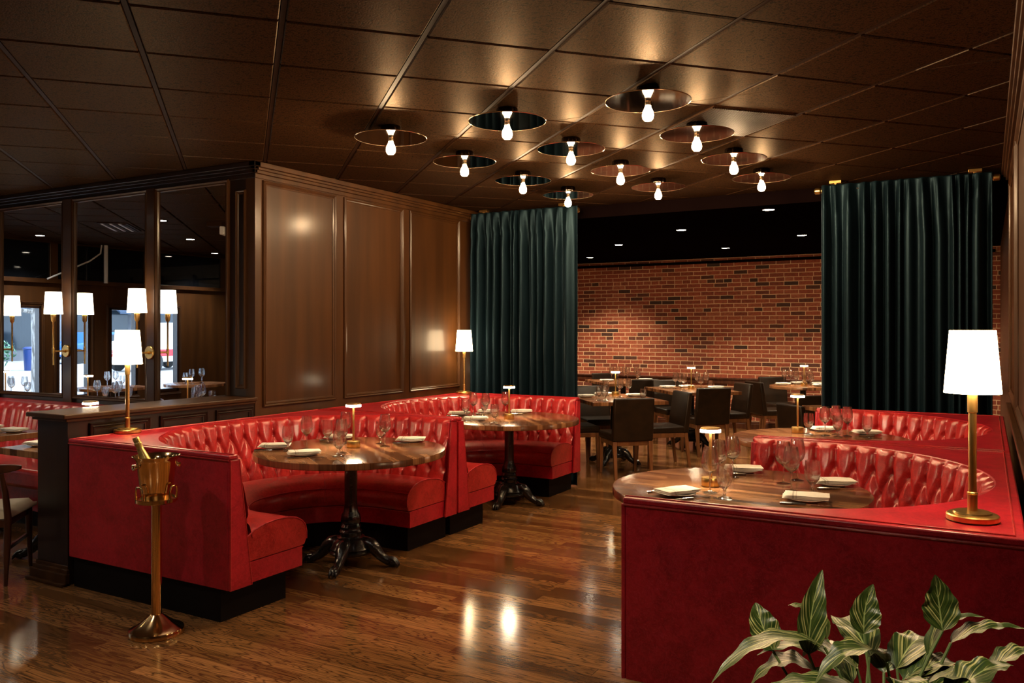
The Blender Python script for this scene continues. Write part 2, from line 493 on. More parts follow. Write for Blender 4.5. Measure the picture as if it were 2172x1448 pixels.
# ------------------------------------------------------------------ mesh building
class MB:
    def __init__(s):
        s.v = []
        s.f = []
        s.uv = None

    def add(s, vs, fs):
        o = len(s.v)
        s.v += [tuple(p) for p in vs]
        s.f += [tuple(i + o for i in f) for f in fs]
        return s

    def box(s, x0, x1, y0, y1, z0, z1):
        return s.add([(x0, y0, z0), (x1, y0, z0), (x1, y1, z0), (x0, y1, z0), (x0, y0, z1), (x1, y0, z1), (x1, y1, z1), (x0, y1, z1)],
                     [(0, 3, 2, 1), (4, 5, 6, 7), (0, 1, 5, 4), (1, 2, 6, 5), (2, 3, 7, 6), (3, 0, 4, 7)])

    def taper(s, c0, s0, c1, s1):
        """a four-sided bar from centre c0 with half sizes s0 to centre c1 with half sizes s1"""
        vs = []
        for c, h in ((c0, s0), (c1, s1)):
            vs += [(c[0] - h[0], c[1] - h[1], c[2]), (c[0] + h[0], c[1] - h[1], c[2]), (c[0] + h[0], c[1] + h[1], c[2]), (c[0] - h[0], c[1] + h[1], c[2])]
        return s.add(vs, [(0, 3, 2, 1), (4, 5, 6, 7), (0, 1, 5, 4), (1, 2, 6, 5), (2, 3, 7, 6), (3, 0, 4, 7)])

    def lathe(s, prof, seg=32, c=(0, 0, 0), mod=None, closed=False):
        vs = []
        for (r, z) in prof:
            for i in range(seg):
                a = 2 * PI * i / seg
                rr = r if mod is None else r * mod(a, z)
                vs.append((c[0] + rr * math.cos(a), c[1] + rr * math.sin(a), c[2] + z))
        fs = []
        n = len(prof)
        for j in range(n - 1):
            for i in range(seg):
                k = (i + 1) % seg
                fs.append((j * seg + i, j * seg + k, (j + 1) * seg + k, (j + 1) * seg + i))
        if prof[0][0] > 1e-6:
            if closed:
                fs.append(tuple(reversed(range(seg))))
        if prof[-1][0] > 1e-6 and closed:
            fs.append(tuple((n - 1) * seg + i for i in range(seg)))
        return s.add(vs, fs)

    def tube(s, pts, rad, seg=10, cap=True, loop=False):
        pts = [Vector(p) for p in pts]
        n = len(pts)
        if not hasattr(rad, '__len__'):
            rad = [rad] * n
        vs = []
        prev = None
        for i, p in enumerate(pts):
            a = pts[(i - 1) % n] if (loop or i > 0) else p
            b = pts[(i + 1) % n] if (loop or i < n - 1) else p
            d = (b - a).normalized()
            if prev is None:
                u = d.orthogonal().normalized()
                if abs(d.z) < 0.9:
                    u = Vector((0, 0, 1)) - d * d.z
                    u.normalize()
            else:
                u = prev - d * prev.dot(d)
                if u.length < 1e-6:
                    u = d.orthogonal()
                u.normalize()
            prev = u
            w = d.cross(u)
            for k in range(seg):
                an = 2 * PI * k / seg
                vs.append(p + (u * math.cos(an) + w * math.sin(an)) * rad[i])
        fs = []
        for i in range(n if loop else n - 1):
            i2 = (i + 1) % n
            for k in range(seg):
                k2 = (k + 1) % seg
                fs.append((i * seg + k, i * seg + k2, i2 * seg + k2, i2 * seg + k))
        if cap and not loop:
            fs.append(tuple(reversed(range(seg))))
            fs.append(tuple((n - 1) * seg + k for k in range(seg)))
        return s.add(vs, fs)

    def prism(s, poly, z0, z1):
        n = len(poly)
        vs = [(p[0], p[1], z0) for p in poly] + [(p[0], p[1], z1) for p in poly]
        fs = [tuple(reversed(range(n))), tuple(range(n, 2 * n))]
        fs += [(i, (i + 1) % n, n + (i + 1) % n, n + i) for i in range(n)]
        return s.add(vs, fs)

    def sweep(s, prof, path, caps=True):
        """prof: closed list of (n, z); path: list of ((x,y),(nx,ny)) giving inward normal"""
        m = len(prof)
        vs = []
        for (p, nn) in path:
            for (a, z) in prof:
                vs.append((p[0] + nn[0] * a, p[1] + nn[1] * a, z))
        fs = []
        for i in range(len(path) - 1):
            for j in range(m):
                k = (j + 1) % m
                fs.append((i * m + j, i * m + k, (i + 1) * m + k, (i + 1) * m + j))
        if caps:
            fs.append(tuple(reversed(range(m))))
            e = (len(path) - 1) * m
            fs.append(tuple(e + j for j in range(m)))
        return s.add(vs, fs)

    def sphere(s, c, r, seg=12, rings=8):
        if not hasattr(r, '__len__'):
            r = (r, r, r)
        vs = [(c[0], c[1], c[2] - r[2])]
        for j in range(1, rings):
            b = PI * j / rings - PI / 2
            for i in range(seg):
                a = 2 * PI * i / seg
                vs.append((c[0] + r[0] * math.cos(a) * math.cos(b), c[1] + r[1] * math.sin(a) * math.cos(b), c[2] + r[2] * math.sin(b)))
        vs.append((c[0], c[1], c[2] + r[2]))
        fs = [(0, 1 + (i + 1) % seg, 1 + i) for i in range(seg)]
        for j in range(rings - 2):
            for i in range(seg):
                k = (i + 1) % seg
                fs.append((1 + j * seg + i, 1 + j * seg + k, 1 + (j + 1) * seg + k, 1 + (j + 1) * seg + i))
        e = len(vs) - 1
        b0 = 1 + (rings - 2) * seg
        fs += [(e, b0 + i, b0 + (i + 1) % seg) for i in range(seg)]
        return s.add(vs, fs)

    def xf(s, mat, start=0):
        s.v[start:] = [tuple(mat @ Vector(p)) for p in s.v[start:]]
        return s

    def build(s, name, mat, parent=None, smooth=True, bevel=0.0, bseg=2, angle=38, loc=None):
        me = bpy.data.meshes.new(name)
        me.from_pydata(s.v, [], s.f)
        if s.uv is not None:
            ul = me.uv_layers.new(name='UVMap')
            for lp in me.loops:
                ul.data[lp.index].uv = s.uv[lp.vertex_index]
        bm = bmesh.new()
        bm.from_mesh(me)
        bmesh.ops.recalc_face_normals(bm, faces=bm.faces)
        bm.to_mesh(me)
        bm.free()
        if smooth:
            for p in me.polygons:
                p.use_smooth = True
            me.set_sharp_from_angle(angle=R(angle))
        me.materials.append(mat)
        o = bpy.data.objects.new(name, me)
        COL.objects.link(o)
        if parent is not None:
            o.parent = parent
        if loc is not None:
            o.location = loc
        if bevel:
            b = o.modifiers.new('bevel', 'BEVEL')
            b.width = bevel
            b.segments = bseg
            b.limit_method = 'ANGLE'
            b.angle_limit = R(40)
            if hasattr(b, 'harden_normals'):
                b.harden_normals = False
        return o


def tag(o, label=None, cat=None, group=None, kind=None):
    if label:
        o['label'] = label
    if cat:
        o['category'] = cat
    if group:
        o['group'] = group
    if kind:
        o['kind'] = kind
    return o


def thing(name, label, cat, loc=(0, 0, 0), rz=0.0, group=None):
    o = bpy.data.objects.new(name, None)
    o.empty_display_size = 0.1
    o.location = loc
    o.rotation_euler = (0, 0, rz)
    COL.objects.link(o)
    return tag(o, label, cat, group)


def dup(root, loc, rz=0.0, label=None, group=None):
    def cp(o, parent):
        c = o.copy()
        COL.objects.link(c)
        if parent is not None:
            c.parent = parent
        for ch in [k for k in kids.get(o.name, [])]:
            cp(ch, c)
        return c
    kids = {}
    for o in bpy.data.objects:
        if o.parent is not None:
            kids.setdefault(o.parent.name, []).append(o)
    r = cp(root, None)
    r.location = loc
    r.rotation_euler = (0, 0, rz)
    if label:
        r['label'] = label
    if group:
        r['group'] = group
    return r


class Kit:
    """first placement moves the original, later ones copy it"""
    def __init__(s, maker):
        s.root = maker()
        s.used = False

    def put(s, loc, rz, label, group=None):
        if not s.used:
            s.used = True
            r = s.root
            r.location = loc
            r.rotation_euler = (0, 0, rz)
            r['label'] = label
            if group:
                r['group'] = group
            elif 'group' in r:
                pass
            return r
        return dup(s.root, loc, rz, label, group)


def structure(o):
    o['kind'] = 'structure'
    return o


def frame_mb(mb, axis, at, a0, a1, z0, z1, prof, sgn):
    """moulding frame on a wall. axis 'x': wall plane x=at, spans y a0..a1; axis 'y': plane y=at, spans x. prof [(inset, height)]"""
    rings = []
    for (ins, h) in prof:
        pts = []
        for (a, z) in ((a0 + ins, z0 + ins), (a1 - ins, z0 + ins), (a1 - ins, z1 - ins), (a0 + ins, z1 - ins)):
            pts.append((at + sgn * h, a, z) if axis == 'x' else (a, at + sgn * h, z))
        rings.append(pts)
    vs = [p for r in rings for p in r]
    fs = []
    for j in range(len(rings) - 1):
        for k in range(4):
            k2 = (k + 1) % 4
            fs.append((j * 4 + k, j * 4 + k2, (j + 1) * 4 + k2, (j + 1) * 4 + k))
    return mb.add(vs, fs)


MOULD = [(0.0, 0.0), (0.0, 0.014), (0.006, 0.02), (0.012, 0.014), (0.018, 0.011), (0.024, 0.016), (0.03, 0.009), (0.04, 0.006), (0.04, 0.0)]

# ------------------------------------------------------------------ the room shell
XL, XR = -4.95, 0.16          # panelled wall face, right wall face
YM = 4.66                      # mirror wall face
YB = -2.2                      # wall behind the camera
XW = -12.0                     # window wall
YE = 8.05                      # end of the tiled ceiling
YK = 13.5                      # brick wall

structure(MB().box(-12.1, 0.6, -2.3, 13.6, -0.1, 0.0).build('floor', M['floor'], smooth=False))

ceil = structure(MB().box(-12.15, 0.6, -2.35, YE + 0.1, 2.905, 3.05).build('ceiling', M['grid_dark'], smooth=False))
th = R(47.4)
uu = Vector((math.cos(th), math.sin(th)))
vv = Vector((-math.sin(th), math.cos(th)))


def clip(poly, x0, x1, y0, y1):
    for (ax, lim, keep) in ((0, x0, 1), (0, x1, -1), (1, y0, 1), (1, y1, -1)):
        out = []
        for i in range(len(poly)):
            a, b = poly[i - 1], poly[i]
            ia, ib = (a[ax] - lim) * keep >= 0, (b[ax] - lim) * keep >= 0
            if ia != ib:
                f = (lim - a[ax]) / (b[ax] - a[ax])
                out.append((a[0] + f * (b[0] - a[0]), a[1] + f * (b[1] - a[1])))
            if ib:
                out.append(b)
        poly = out
        if not poly:
            break
    return poly


tiles = MB()
T = 0.61
for i in range(-16, 18):
    for j in range(-4, 24):
        cu, cv = (i + 0.5 + 0.25) * T, (j + 0.5 + 0.0) * T
        h = T / 2
        g = (0.014, 0.009)
        base = []
        for (a, b) in ((-1, -1), (1, -1), (1, 1), (-1, 1)):
            p = uu * (cu + a * (h - g[0])) + vv * (cv + b * (h - g[1]))
            base.append((p.x, p.y))
        for rect in ((XW, XR, YB, YM), (XL, XR, YM, YE)):
            q = clip(base, *rect)
            if len(q) >= 3:
                n = len(q)
                cx_, cy_ = sum(p[0] for p in q) / n, sum(p[1] for p in q) / n
                ins = [(p[0] + (cx_ - p[0]) * 0.02, p[1] + (cy_ - p[1]) * 0.02) for p in q]
                vs_ = [(p[0], p[1], 2.905) for p in q] + [(p[0], p[1], CEIL + 0.006) for p in q] + [(p[0], p[1], CEIL) for p in ins]
                fs_ = [tuple(range(2 * n, 3 * n))]
                for k in range(n):
                    k2 = (k + 1) % n
                    fs_ += [(k, k2, n + k2, n + k), (n + k, n + k2, 2 * n + k2, 2 * n + k)]
                tiles.add(vs_, fs_)
tiles.build('tile_field', M['tile'], ceil, smooth=False)
# narrow metal tees showing in the gaps between tile rows
tees = MB()
for i in range(-16, 18):
    c = (i + 0.25) * T
    for rect in ((XW, XR, YB, YM), (XL, XR, YM, YE)):
        pts = []
        for (a, b) in ((-0.011, -4), (0.011, -4), (0.011, 24), (-0.011, 24)):
            p = uu * (c + a) + vv * (b * T)
            pts.append((p.x, p.y))
        q = clip(pts, *rect)
        if len(q) >= 3:
            tees.prism(q, 2.889, 2.904)
tees.build('grid_tee', M['grid_dark'], ceil, smooth=False)
structure(MB().box(-9.1, 0.6, YE, 13.6, BACKCEIL, 3.05).build('ceiling_back', M['black_paint'], smooth=False))

# panelled wall
wl = structure(MB().box(XL - 0.1, XL, YM, YE, 0, 2.905).build('wall_left', M['wood_panel'], smooth=False))
mb = MB()
for (a0, a1) in ((4.735, 5.58), (5.685, 6.545), (6.65, 7.54)):
    frame_mb(mb, 'x', XL, a0, a1, 0.975, 2.757, MOULD, 1)
mb.build('panel_moulding', M['wood_panel'], wl, angle=20)
mb = MB()
for (d, z0, z1) in ((0.012, 2.765, 2.80), (0.03, 2.80, 2.825), (0.045, 2.825, 2.845), (0.065, 2.845, 2.883)):
    mb.box(XL, XL + d, YM - d, YE - 0.02, z0, z1)
mb.build('crown_moulding', M['wood_panel'], wl, smooth=False, bevel=0.004)
mb = MB().box(XL, XL + 0.015, YM + 0.001, YE - 0.02, 0.0, 0.14)
mb.build('skirting', M['wood_panel'], wl, smooth=False)

# mirror wall
wm = structure(MB().box(XW, XL - 0.1, YM, YM + 0.1, 0, 2.905).build('wall_mirror', M['wood_black'], smooth=False))
mirrors = [(-6.07, -5.26), (-7.22, -6.24), (-8.40, -7.42), (-9.58, -8.60), (-10.76, -9.78), (-11.92, -10.96)]
for i, (a, b) in enumerate(mirrors):
    mb = MB()
    frame_mb(mb, 'y', YM, a - 0.035, b + 0.035, 0.955, 2.775, [(0, 0), (0, 0.022), (0.008, 0.03), (0.016, 0.024), (0.022, 0.02), (0.03, 0.022), (0.036, 0.008), (0.036, 0.0)], -1)
    f_ = mb.build('mirror_frame', M['wood_panel'], wm, angle=20)
    MB().box(a, b, YM - 0.006, YM - 0.001, 0.99, 2.74).build('mirror_pane', M['mirror'], f_, smooth=False)
mb = MB()
for (a, b) in zip([m[0] for m in mirrors[:-1]], [m[1] for m in mirrors[1:]]):
    mb.box(b + 0.035, a - 0.035, YM - 0.03, YM, 0.0, 2.78)
mb.build('mullion', M['wood_panel'], wm, smooth=False, bevel=0.004)
mb = MB()
frame_mb(mb, 'y', YM, -5.155, -5.045, 1.12, 2.68, [(0, 0), (0, 0.012), (0.008, 0.018), (0.016, 0.01), (0.024, 0.012), (0.03, 0.002), (0.05, -0.012)], -1)
mb.build('pilaster_panel', M['wood_panel'], wm, angle=20)
mb = MB()
for (d, z0, z1) in ((0.012, 2.765, 2.80), (0.03, 2.80, 2.825), (0.045, 2.825, 2.845), (0.065, 2.845, 2.883)):
    mb.box(XW, XL + d, YM - d, YM, z0, z1)
mb.build('crown_moulding', M['wood_black'], wm, smooth=False, bevel=0.004)

# half-height partition
hw = structure(MB().box(-5.27, XL - 0.005, 3.14, YM - 0.001, 0, 1.03).build('wall_partition', M['wood_black'], smooth=False))
mb = MB().box(-5.32, XL + 0.035, 3.09, YM - 0.002, 1.032, 1.06)
mb.box(-5.295, XL + 0.02, 3.115, YM - 0.002, 1.012, 1.034)
mb.build('cap_rail', M['wood_panel'], hw, smooth=False, bevel=0.006)
mb = MB()
for (a0, a1) in ((3.28, 3.72), (3.80, 4.20), (4.28, 4.64)):
    frame_mb(mb, 'x', XL - 0.005, a0, a1, 0.3, 0.99, MOULD, 1)
mb.build('panel_moulding', M['wood_black'], hw, angle=20)
mb = MB()
for (d, z1) in ((0.055, 0.02), (0.035, 0.075), (0.022, 0.10), (0.01, 0.12)):
    mb.box(-5.27 - d, XL - 0.005 + min(d, 0.026), 3.14 - d, 3.1395, 0, z1)
mb.build('column_base', M['wood_panel'], hw, smooth=False, bevel=0.005)

# right wall
wr = structure(MB().box(XR, XR + 0.15, YB, YK, 0, 2.905).build('wall_right', M['wood_panel'], smooth=False))
mb = MB()
for (a0, a1) in ((2.55, 4.10), (4.25, 5.75), (5.90, 7.4)):
    frame_mb(mb, 'x', XR, a0, a1, 1.10, 2.70, MOULD, -1)
mb.build('panel_moulding', M['wood_panel'], wr, angle=20)
mb = MB().box(XR - 0.035, XR, 1.0, 7.6, 0.985, 1.015)
mb.box(XR - 0.02, XR, 1.0, 7.6, 0.945, 0.985)
mb.build('chair_rail', M['wood_panel'], wr, smooth=False, bevel=0.005)
mb = MB()
for (d, z0, z1) in ((0.012, 2.765, 2.80), (0.03, 2.80, 2.825), (0.045, 2.825, 2.845), (0.06, 2.845, 2.883)):
    mb.box(XR - d, XR, YB, YE - 0.15, z0, z1)
mb.build('crown_moulding', M['wood_panel'], wr, smooth=False, bevel=0.004)

# wall behind the camera, closing walls
wb = structure(MB().box(XW, XR, YB - 0.1, YB, 0, 2.905).build('wall_behind', M['wood_black'], smooth=False))
mb = MB()
for k in range(12):
    a0 = -11.85 + k * 0.98
    frame_mb(mb, 'y', YB, a0, a0 + 0.78, 1.10, 2.62, MOULD, 1)
    frame_mb(mb, 'y', YB, a0, a0 + 0.78, 0.25, 0.95, MOULD, 1)
mb.build('panel_moulding', M['wood_black'], wb, angle=20)
mb = MB()
for k in range(13):
    a0 = -11.98 + k * 0.98
    mb.box(a0, a0 + 0.09, YB, YB + 0.05, 0, 2.7)
mb.build('pilaster', M['wood_panel'], wb, smooth=False, bevel=0.006)
structure(MB().box(-9.1, -9.0, YE, YK, 0, 2.905).build('wall_back_left', M['wood_black'], smooth=False))
structure(MB().box(-9.1, XL - 0.1, YE - 0.1, YE, 0, 2.905).build('wall_back_near', M['wood_black'], smooth=False))

# brick wall with a black rail above and a dark chair rail
wk = structure(MB().box(-9.1, 0.3, YK, YK + 0.1, 0, 2.905).build('wall_brick', M['brick'], smooth=False))
MB().tube([(-9.0, YK - 0.05, 2.69), (0.1, YK - 0.05, 2.69)], 0.022, 10).build('picture_rail', M['black_paint'], wk)
mb = MB().box(-9.0, 0.1, YK - 0.045, YK, 0.78, 0.81)
mb.box(-9.0, 0.1, YK - 0.025, YK, 0.71, 0.78)
mb.build('chair_rail', M['wood_leg'], wk, smooth=False, bevel=0.005)
mb = MB().box(-9.0, 0.1, YK - 0.025, YK, 0.0, 0.085)
mb.box(-9.0, 0.1, YK - 0.015, YK, 0.085, 0.11)
mb.build('skirting', M['wood_leg'], wk, smooth=False, bevel=0.004)

# window wall on the street side
panes = [(2.12, 2.72), (1.36, 1.87), (0.54, 1.02), (-0.26, 0.20)]
ww = MB().box(XW - 0.12, XW, YB - 0.1, YM + 0.1, 0, 0.56)
ww.box(XW - 0.12, XW, YB - 0.1, YM + 0.1, 1.93, 2.905)
edges = [YM + 0.1] + [e for p in panes for e in (p[1], p[0])] + [YB - 0.1]
for k in range(0, len(edges), 2):
    ww.box(XW - 0.12, XW, edges[k + 1], edges[k], 0.56, 1.93)
wwo = structure(ww.build('wall_window', M['wood_panel'], smooth=False))
for k, (a, b) in enumerate(panes):
    mb = MB()
    for (q0, q1, z0, z1) in ((a, a + 0.03, 0.56, 1.93), (b - 0.03, b, 0.56, 1.93), (a, b, 0.56, 0.60), (a, b, 1.90, 1.93)):
        mb.box(XW - 0.09, XW + 0.02, q0, q1, z0, z1)
    wo = structure(mb.build('window_%d' % (k + 1), M['wood_black'], smooth=False))
    MB().box(XW - 0.05, XW - 0.044, a + 0.028, b - 0.028, 0.598, 1.902).build('pane', M['pane'], wo, smooth=False)
    mb = MB()
    frame_mb(mb, 'x', XW, a - 0.06, b + 0.06, 0.50, 1.99, MOULD, 1)
    mb.build('window_casing', M['wood_panel'], wo, angle=20)
tw = structure(MB().box(XW, XW + 0.03, -1.9, 4.5, 2.33, 2.86).build('window_5', M['black_glass'], smooth=False))
mb = MB()
for y in (-1.2, 0.37, 1.95, 3.5):
    mb.box(XW, XW + 0.06, y - 0.06, y + 0.06, 2.33, 2.86)
mb.box(XW, XW + 0.06, -1.9, 4.5, 2.27, 2.335)
mb.build('transom_frame', M['wood_panel'], tw, smooth=False, bevel=0.005)
o = MB().tube([(XW + 0.25, 1.25, 2.88), (XW + 0.25, 1.25, 2.3)], 0.03, 12).build('water_pipe', M['white_pipe'])
tag(o, 'pale vertical pipe beside the black transom, reflected in the middle mirror', 'pipe')
o = MB().tube([(XW + 0.22, 2.15, 2.32), (XW + 0.22, 1.5, 2.62), (XW + 0.22, 1.32, 2.75), (XW + 0.22, 1.30, 2.88)], 0.012, 8).build('conduit', M['white_pipe'])
tag(o, 'thin pale conduit sloping across the black transom in the mirror', 'pipe')

# ------------------------------------------------------------------ booths
BW = 2.195


def u_path(D, ns=40, n_straight=8):
    """outer U path (distance 0): from front of the +y arm round the back to the front of the -y arm"""
    Rr = BW / 2
    xc = Rr + 0.02
    out = []
    for i in range(n_straight):
        out.append(((D + (xc - D) * i / n_straight, Rr), (0, -1)))
    for i in range(ns + 1):
        a = PI / 2 + PI * i / ns
        out.append(((xc + Rr * math.cos(a), Rr * math.sin(a)), (-math.cos(a), -math.sin(a))))
    for i in range(1, n_straight + 1):
        out.append(((xc + (D - xc) * i / n_straight, -Rr), (0, 1)))
    return out


def u_poly(D, n, o=0.0, ends=0.0, seg=40):
    p = [(q[0] + m[0] * n, q[1] + m[1] * n) for q, m in u_path(D + ends, seg)]
    W = BW / 2
    return [(D + ends, W + o), ] + p + [(D + ends, -W - o), (-o, -W - o), (-o, W + o)]


def make_booth(D, name, label, loc, rz):
    root = thing(name, label, 'booth', loc, rz)
    W = BW / 2
    pth = u_path(D)
    MB().prism(u_poly(D, 0.085), 0.185, 0.885).build('outer_shell', M['red'], root, smooth=True, bevel=0.004, angle=30)
    MB().prism(u_poly(D, 0.062, 0.004, 0.012, 64), 0.886, 0.912).build('top_cap', M['red'], root, smooth=True, bevel=0.008, angle=30)
    # tufted back
    Rr = W
    xc = Rr + 0.02
    st = D - xc
    L = PI * Rr + 2 * st
    N = round(L / 0.128)
    p = L / N
    ns, nh = N * 16, 56
    mb = MB()
    rows = (0.74, 0.48, 0.22)
    vs_ = []
    for i in range(ns + 1):
        sl = L * i / ns
        if sl < st:
            q, nn = (D - sl, Rr), (0, -1)
        elif sl < st + PI * Rr:
            a = PI / 2 + (sl - st) / Rr
            q, nn = (xc + Rr * math.cos(a), Rr * math.sin(a)), (-math.cos(a), -math.sin(a))
        else:
            q, nn = (xc + (sl - st - PI * Rr), -Rr), (0, 1)
        u = sl / p
        for j in range(nh + 1):
            h = j / nh
            n0 = 0.175 + (0.062 - 0.175) * h ** 0.85
            if h > rows[0]:
                d = abs(u - round(u)) * p
            elif h < rows[-1]:
                w1 = u - 0.5 * (len(rows) - 1)
                d = abs(w1 - round(w1)) * p
            else:
                for q_ in range(len(rows) - 1):
                    if rows[q_ + 1] <= h <= rows[q_]:
                        break
                a_ = (rows[q_] - h) / (rows[q_] - rows[q_ + 1])
                w1, w2 = u - 0.5 * q_ - 0.5 * a_, u - 0.5 * q_ + 0.5 * a_
                d = min(abs(w1 - round(w1)), abs(w2 - round(w2))) * p * 0.9
            b = math.sin(min(d / 0.046, 1.0) * PI / 2) ** 0.75
            endf = min(1.0, sl / 0.05, (L - sl) / 0.05)
            tf = 1.0
            if h > 0.86:
                tf = math.sqrt(max(0.0, 1 - ((h - 0.86) / 0.14) ** 2))
            bul = 0.036 * (0.25 + 0.75 * b) * tf * (0.35 + 0.65 * endf)
            for (hr, off) in ((rows[0], 0.0), (rows[1], 0.5), (rows[2], 0.0)):
                du = (u - off - round(u - off)) * p
                dz = (h - hr) * 0.48
                rr2 = du * du + dz * dz
                bul -= 0.024 * math.exp(-rr2 / (2 * 0.013 ** 2))
                bul += 0.010 * math.exp(-rr2 / (2 * 0.005 ** 2))
            z = 0.43 + 0.478 * h + (0.010 * b * (1 - abs(h - 0.93) / 0.07) if h > 0.86 else 0)
            n_ = n0 + bul
            vs_.append((q[0] + nn[0] * n_, q[1] + nn[1] * n_, z))
    fs_ = [(i * (nh + 1) + j, (i + 1) * (nh + 1) + j, (i + 1) * (nh + 1) + j + 1, i * (nh + 1) + j + 1) for i in range(ns) for j in range(nh)]
    mb.add(vs_, fs_)
    mb.build('tufted_back', M['red_shiny'], root, angle=180)
    # end panels of the two arms
    for sg, nm in ((1, 'arm_end'), (-1, 'arm_end')):
        mb = MB()
        pr = [(W, 0.185), (W, 0.884), (W - 0.065, 0.884), (W - 0.155, 0.185)]
        x0, x1 = D + 0.0008, D + 0.018
        vs_ = [(x0, sg * y, z) for y, z in pr] + [(x1, sg * y, z) for y, z in pr]
        mb.add(vs_, [(0, 1, 2, 3), (7, 6, 5, 4)] + [(k, (k + 1) % 4, 4 + (k + 1) % 4, 4 + k) for k in range(4)])
        e = mb.build(nm, M['red'], root, smooth=False, bevel=0.005)
        loop = [(x1 - 0.002, sg * (y + dy), z) for (y, z), dy in zip(pr, (-0.006, -0.006, 0.0, 0.0))]
        MB().tube(loop, 0.0042, 8, loop=True).build('welt', M['red_shiny'], e)
    cus = [(0.13, 0.33), (0.13, 0.44), (0.19, 0.472), (0.27, 0.492), (0.36, 0.500), (0.45, 0.495), (0.52, 0.478), (0.565, 0.452), (0.592, 0.42), (0.602, 0.38), (0.600, 0.34), (0.585, 0.308), (0.56, 0.303), (0.13, 0.303)]
    pth2 = u_path(D - 0.004, 56)
    cu = MB().sweep(cus, pth2).build('seat_cushion', M['red_shiny'], root, bevel=0.006, angle=40)
    mb = MB()
    mb.tube([(q[0] + m[0] * 0.588, q[1] + m[1] * 0.588, 0.432) for q, m in pth2], 0.0045, 8)
    for k in (0, -1):
        q, m = pth2[k]
        mb.tube([(q[0] - 0.001, q[1] + m[1] * a, z) for a, z in cus[1:11]], 0.0045, 8)
    for k in (22, 50):
        q, m = pth2[k]
        mb.tube([(q[0] + m[0] * a, q[1] + m[1] * a, z) for a, z in cus[1:11]], 0.0035, 8)
    mb.build('welt', M['red'], cu)
    sb = MB().sweep([(0.14, 0.186), (0.565, 0.186), (0.565, 0.301), (0.14, 0.301)], u_path(D - 0.006, 48)).build('seat_base', M['red'], root, angle=40)
    mb = MB()
    mb.tube([(q[0] + m[0] * 0.568, q[1] + m[1] * 0.568, 0.297) for q, m in u_path(D - 0.004, 48)], 0.005, 8)
    mb.build('welt', M['red_shiny'], sb)
    MB().prism(u_poly(D, 0.5, -0.02, -0.075, 48), 0.0, 0.184).build('toe_kick', M['toe'], root, angle=30)
    # welts along the top
    mb = MB()
    a, e_ = W - 0.028, D + 0.010
    mb.tube([(e_, a, 0.9125), (0.03, a, 0.9125), (0.03, -a, 0.9125), (e_, -a, 0.9125)], 0.0045, 8)
    mb.tube([(e_, W + 0.003, 0.884), (0.0, W + 0.003, 0.884)], 0.005, 8)
    mb.tube([(e_, -W - 0.003, 0.884), (0.0, -W - 0.003, 0.884)], 0.005, 8)
    mb.build('welt', M['red_shiny'], root)
    return root


Y1, Y2 = 4.225, 6.442
left_booth = make_booth(1.395, 'booth', 'red tufted leather booth at the front left, with a champagne stand before its side', (-4.922, Y1, 0), 0)
dup(left_booth, (-4.922, Y2, 0), 0, 'red tufted leather booth at the back left, in front of the narrower teal curtain')
right_booth = make_booth(1.365, 'booth', 'red tufted leather booth at the front right, its plain red side behind the plant', (0.108, Y1, 0), PI)
dup(right_booth, (0.108, Y2, 0), PI, 'red tufted leather booth at the back right, in front of the wide teal curtain')


# ------------------------------------------------------------------ tables
def cast_base(root, rot=0.0):
    def flute(a, z):
        return 1 + (0.06 * abs(math.sin(a * 7)) if 0.20 < z < 0.36 else 0.035 * abs(math.sin(a * 8)) if 0.05 < z < 0.2 else 0)
    prof = [(0.0, 0.735), (0.10, 0.735), (0.10, 0.725), (0.047, 0.72), (0.043, 0.70), (0.043, 0.40), (0.046, 0.385), (0.050, 0.36), (0.058, 0.34), (0.064, 0.31), (0.062, 0.29), (0.052, 0.282),
            (0.060, 0.272), (0.066, 0.262), (0.060, 0.25), (0.064, 0.238), (0.074, 0.228), (0.068, 0.218), (0.072, 0.20), (0.090, 0.192), (0.086, 0.182), (0.106, 0.172), (0.118, 0.158), (0.128, 0.138), (0.140, 0.122), (0.132, 0.110), (0.146, 0.098), (0.138, 0.084), (0.110, 0.080), (0.0, 0.078)]
    MB().lathe(prof, 56, mod=flute).build('pedestal', M['iron'], root, angle=50)
    for k in range(4):
        a = rot + k * PI / 2
        ca, sa = math.cos(a), math.sin(a)
        pts, rad = [], []
        for (r, z, w) in ((0.06, 0.15, 0.03), (0.10, 0.155, 0.036), (0.135, 0.145, 0.040), (0.165, 0.12, 0.038), (0.195, 0.085, 0.031), (0.22, 0.06, 0.026), (0.25, 0.045, 0.025), (0.275, 0.035, 0.026)):
            pts.append((r * ca, r * sa, z))
            rad.append(w * 1.18)
        mb = MB().tube(pts, rad, 12)
        mb.sphere((0.292 * ca, 0.292 * sa, 0.030), (0.032, 0.032, 0.029), 12, 8)
        for d in (-0.5, 0.0, 0.5):
            b = a + d * 0.13
            mb.tube([(0.27 * math.cos(b), 0.27 * math.sin(b), 0.058), (0.302 * math.cos(b), 0.302 * math.sin(b), 0.052), (0.328 * math.cos(b), 0.328 * math.sin(b), 0.022), (0.334 * math.cos(b), 0.334 * math.sin(b), 0.004)], [0.010, 0.011, 0.009, 0.004], 8)
        for (r, z, dz) in ((0.125, 0.178, 0.015), (0.15, 0.160, 0.014), (0.175, 0.135, 0.012), (0.205, 0.095, 0.010)):
            for s_ in (-1, 1):
                mb.sphere((r * ca - s_ * 0.024 * sa, r * sa + s_ * 0.024 * ca, z - 0.008), dz * 0.95, 8, 6)
            mb.sphere((r * ca, r * sa, z), dz, 8, 6)
        mb.build('foot', M['iron'], root, angle=60)


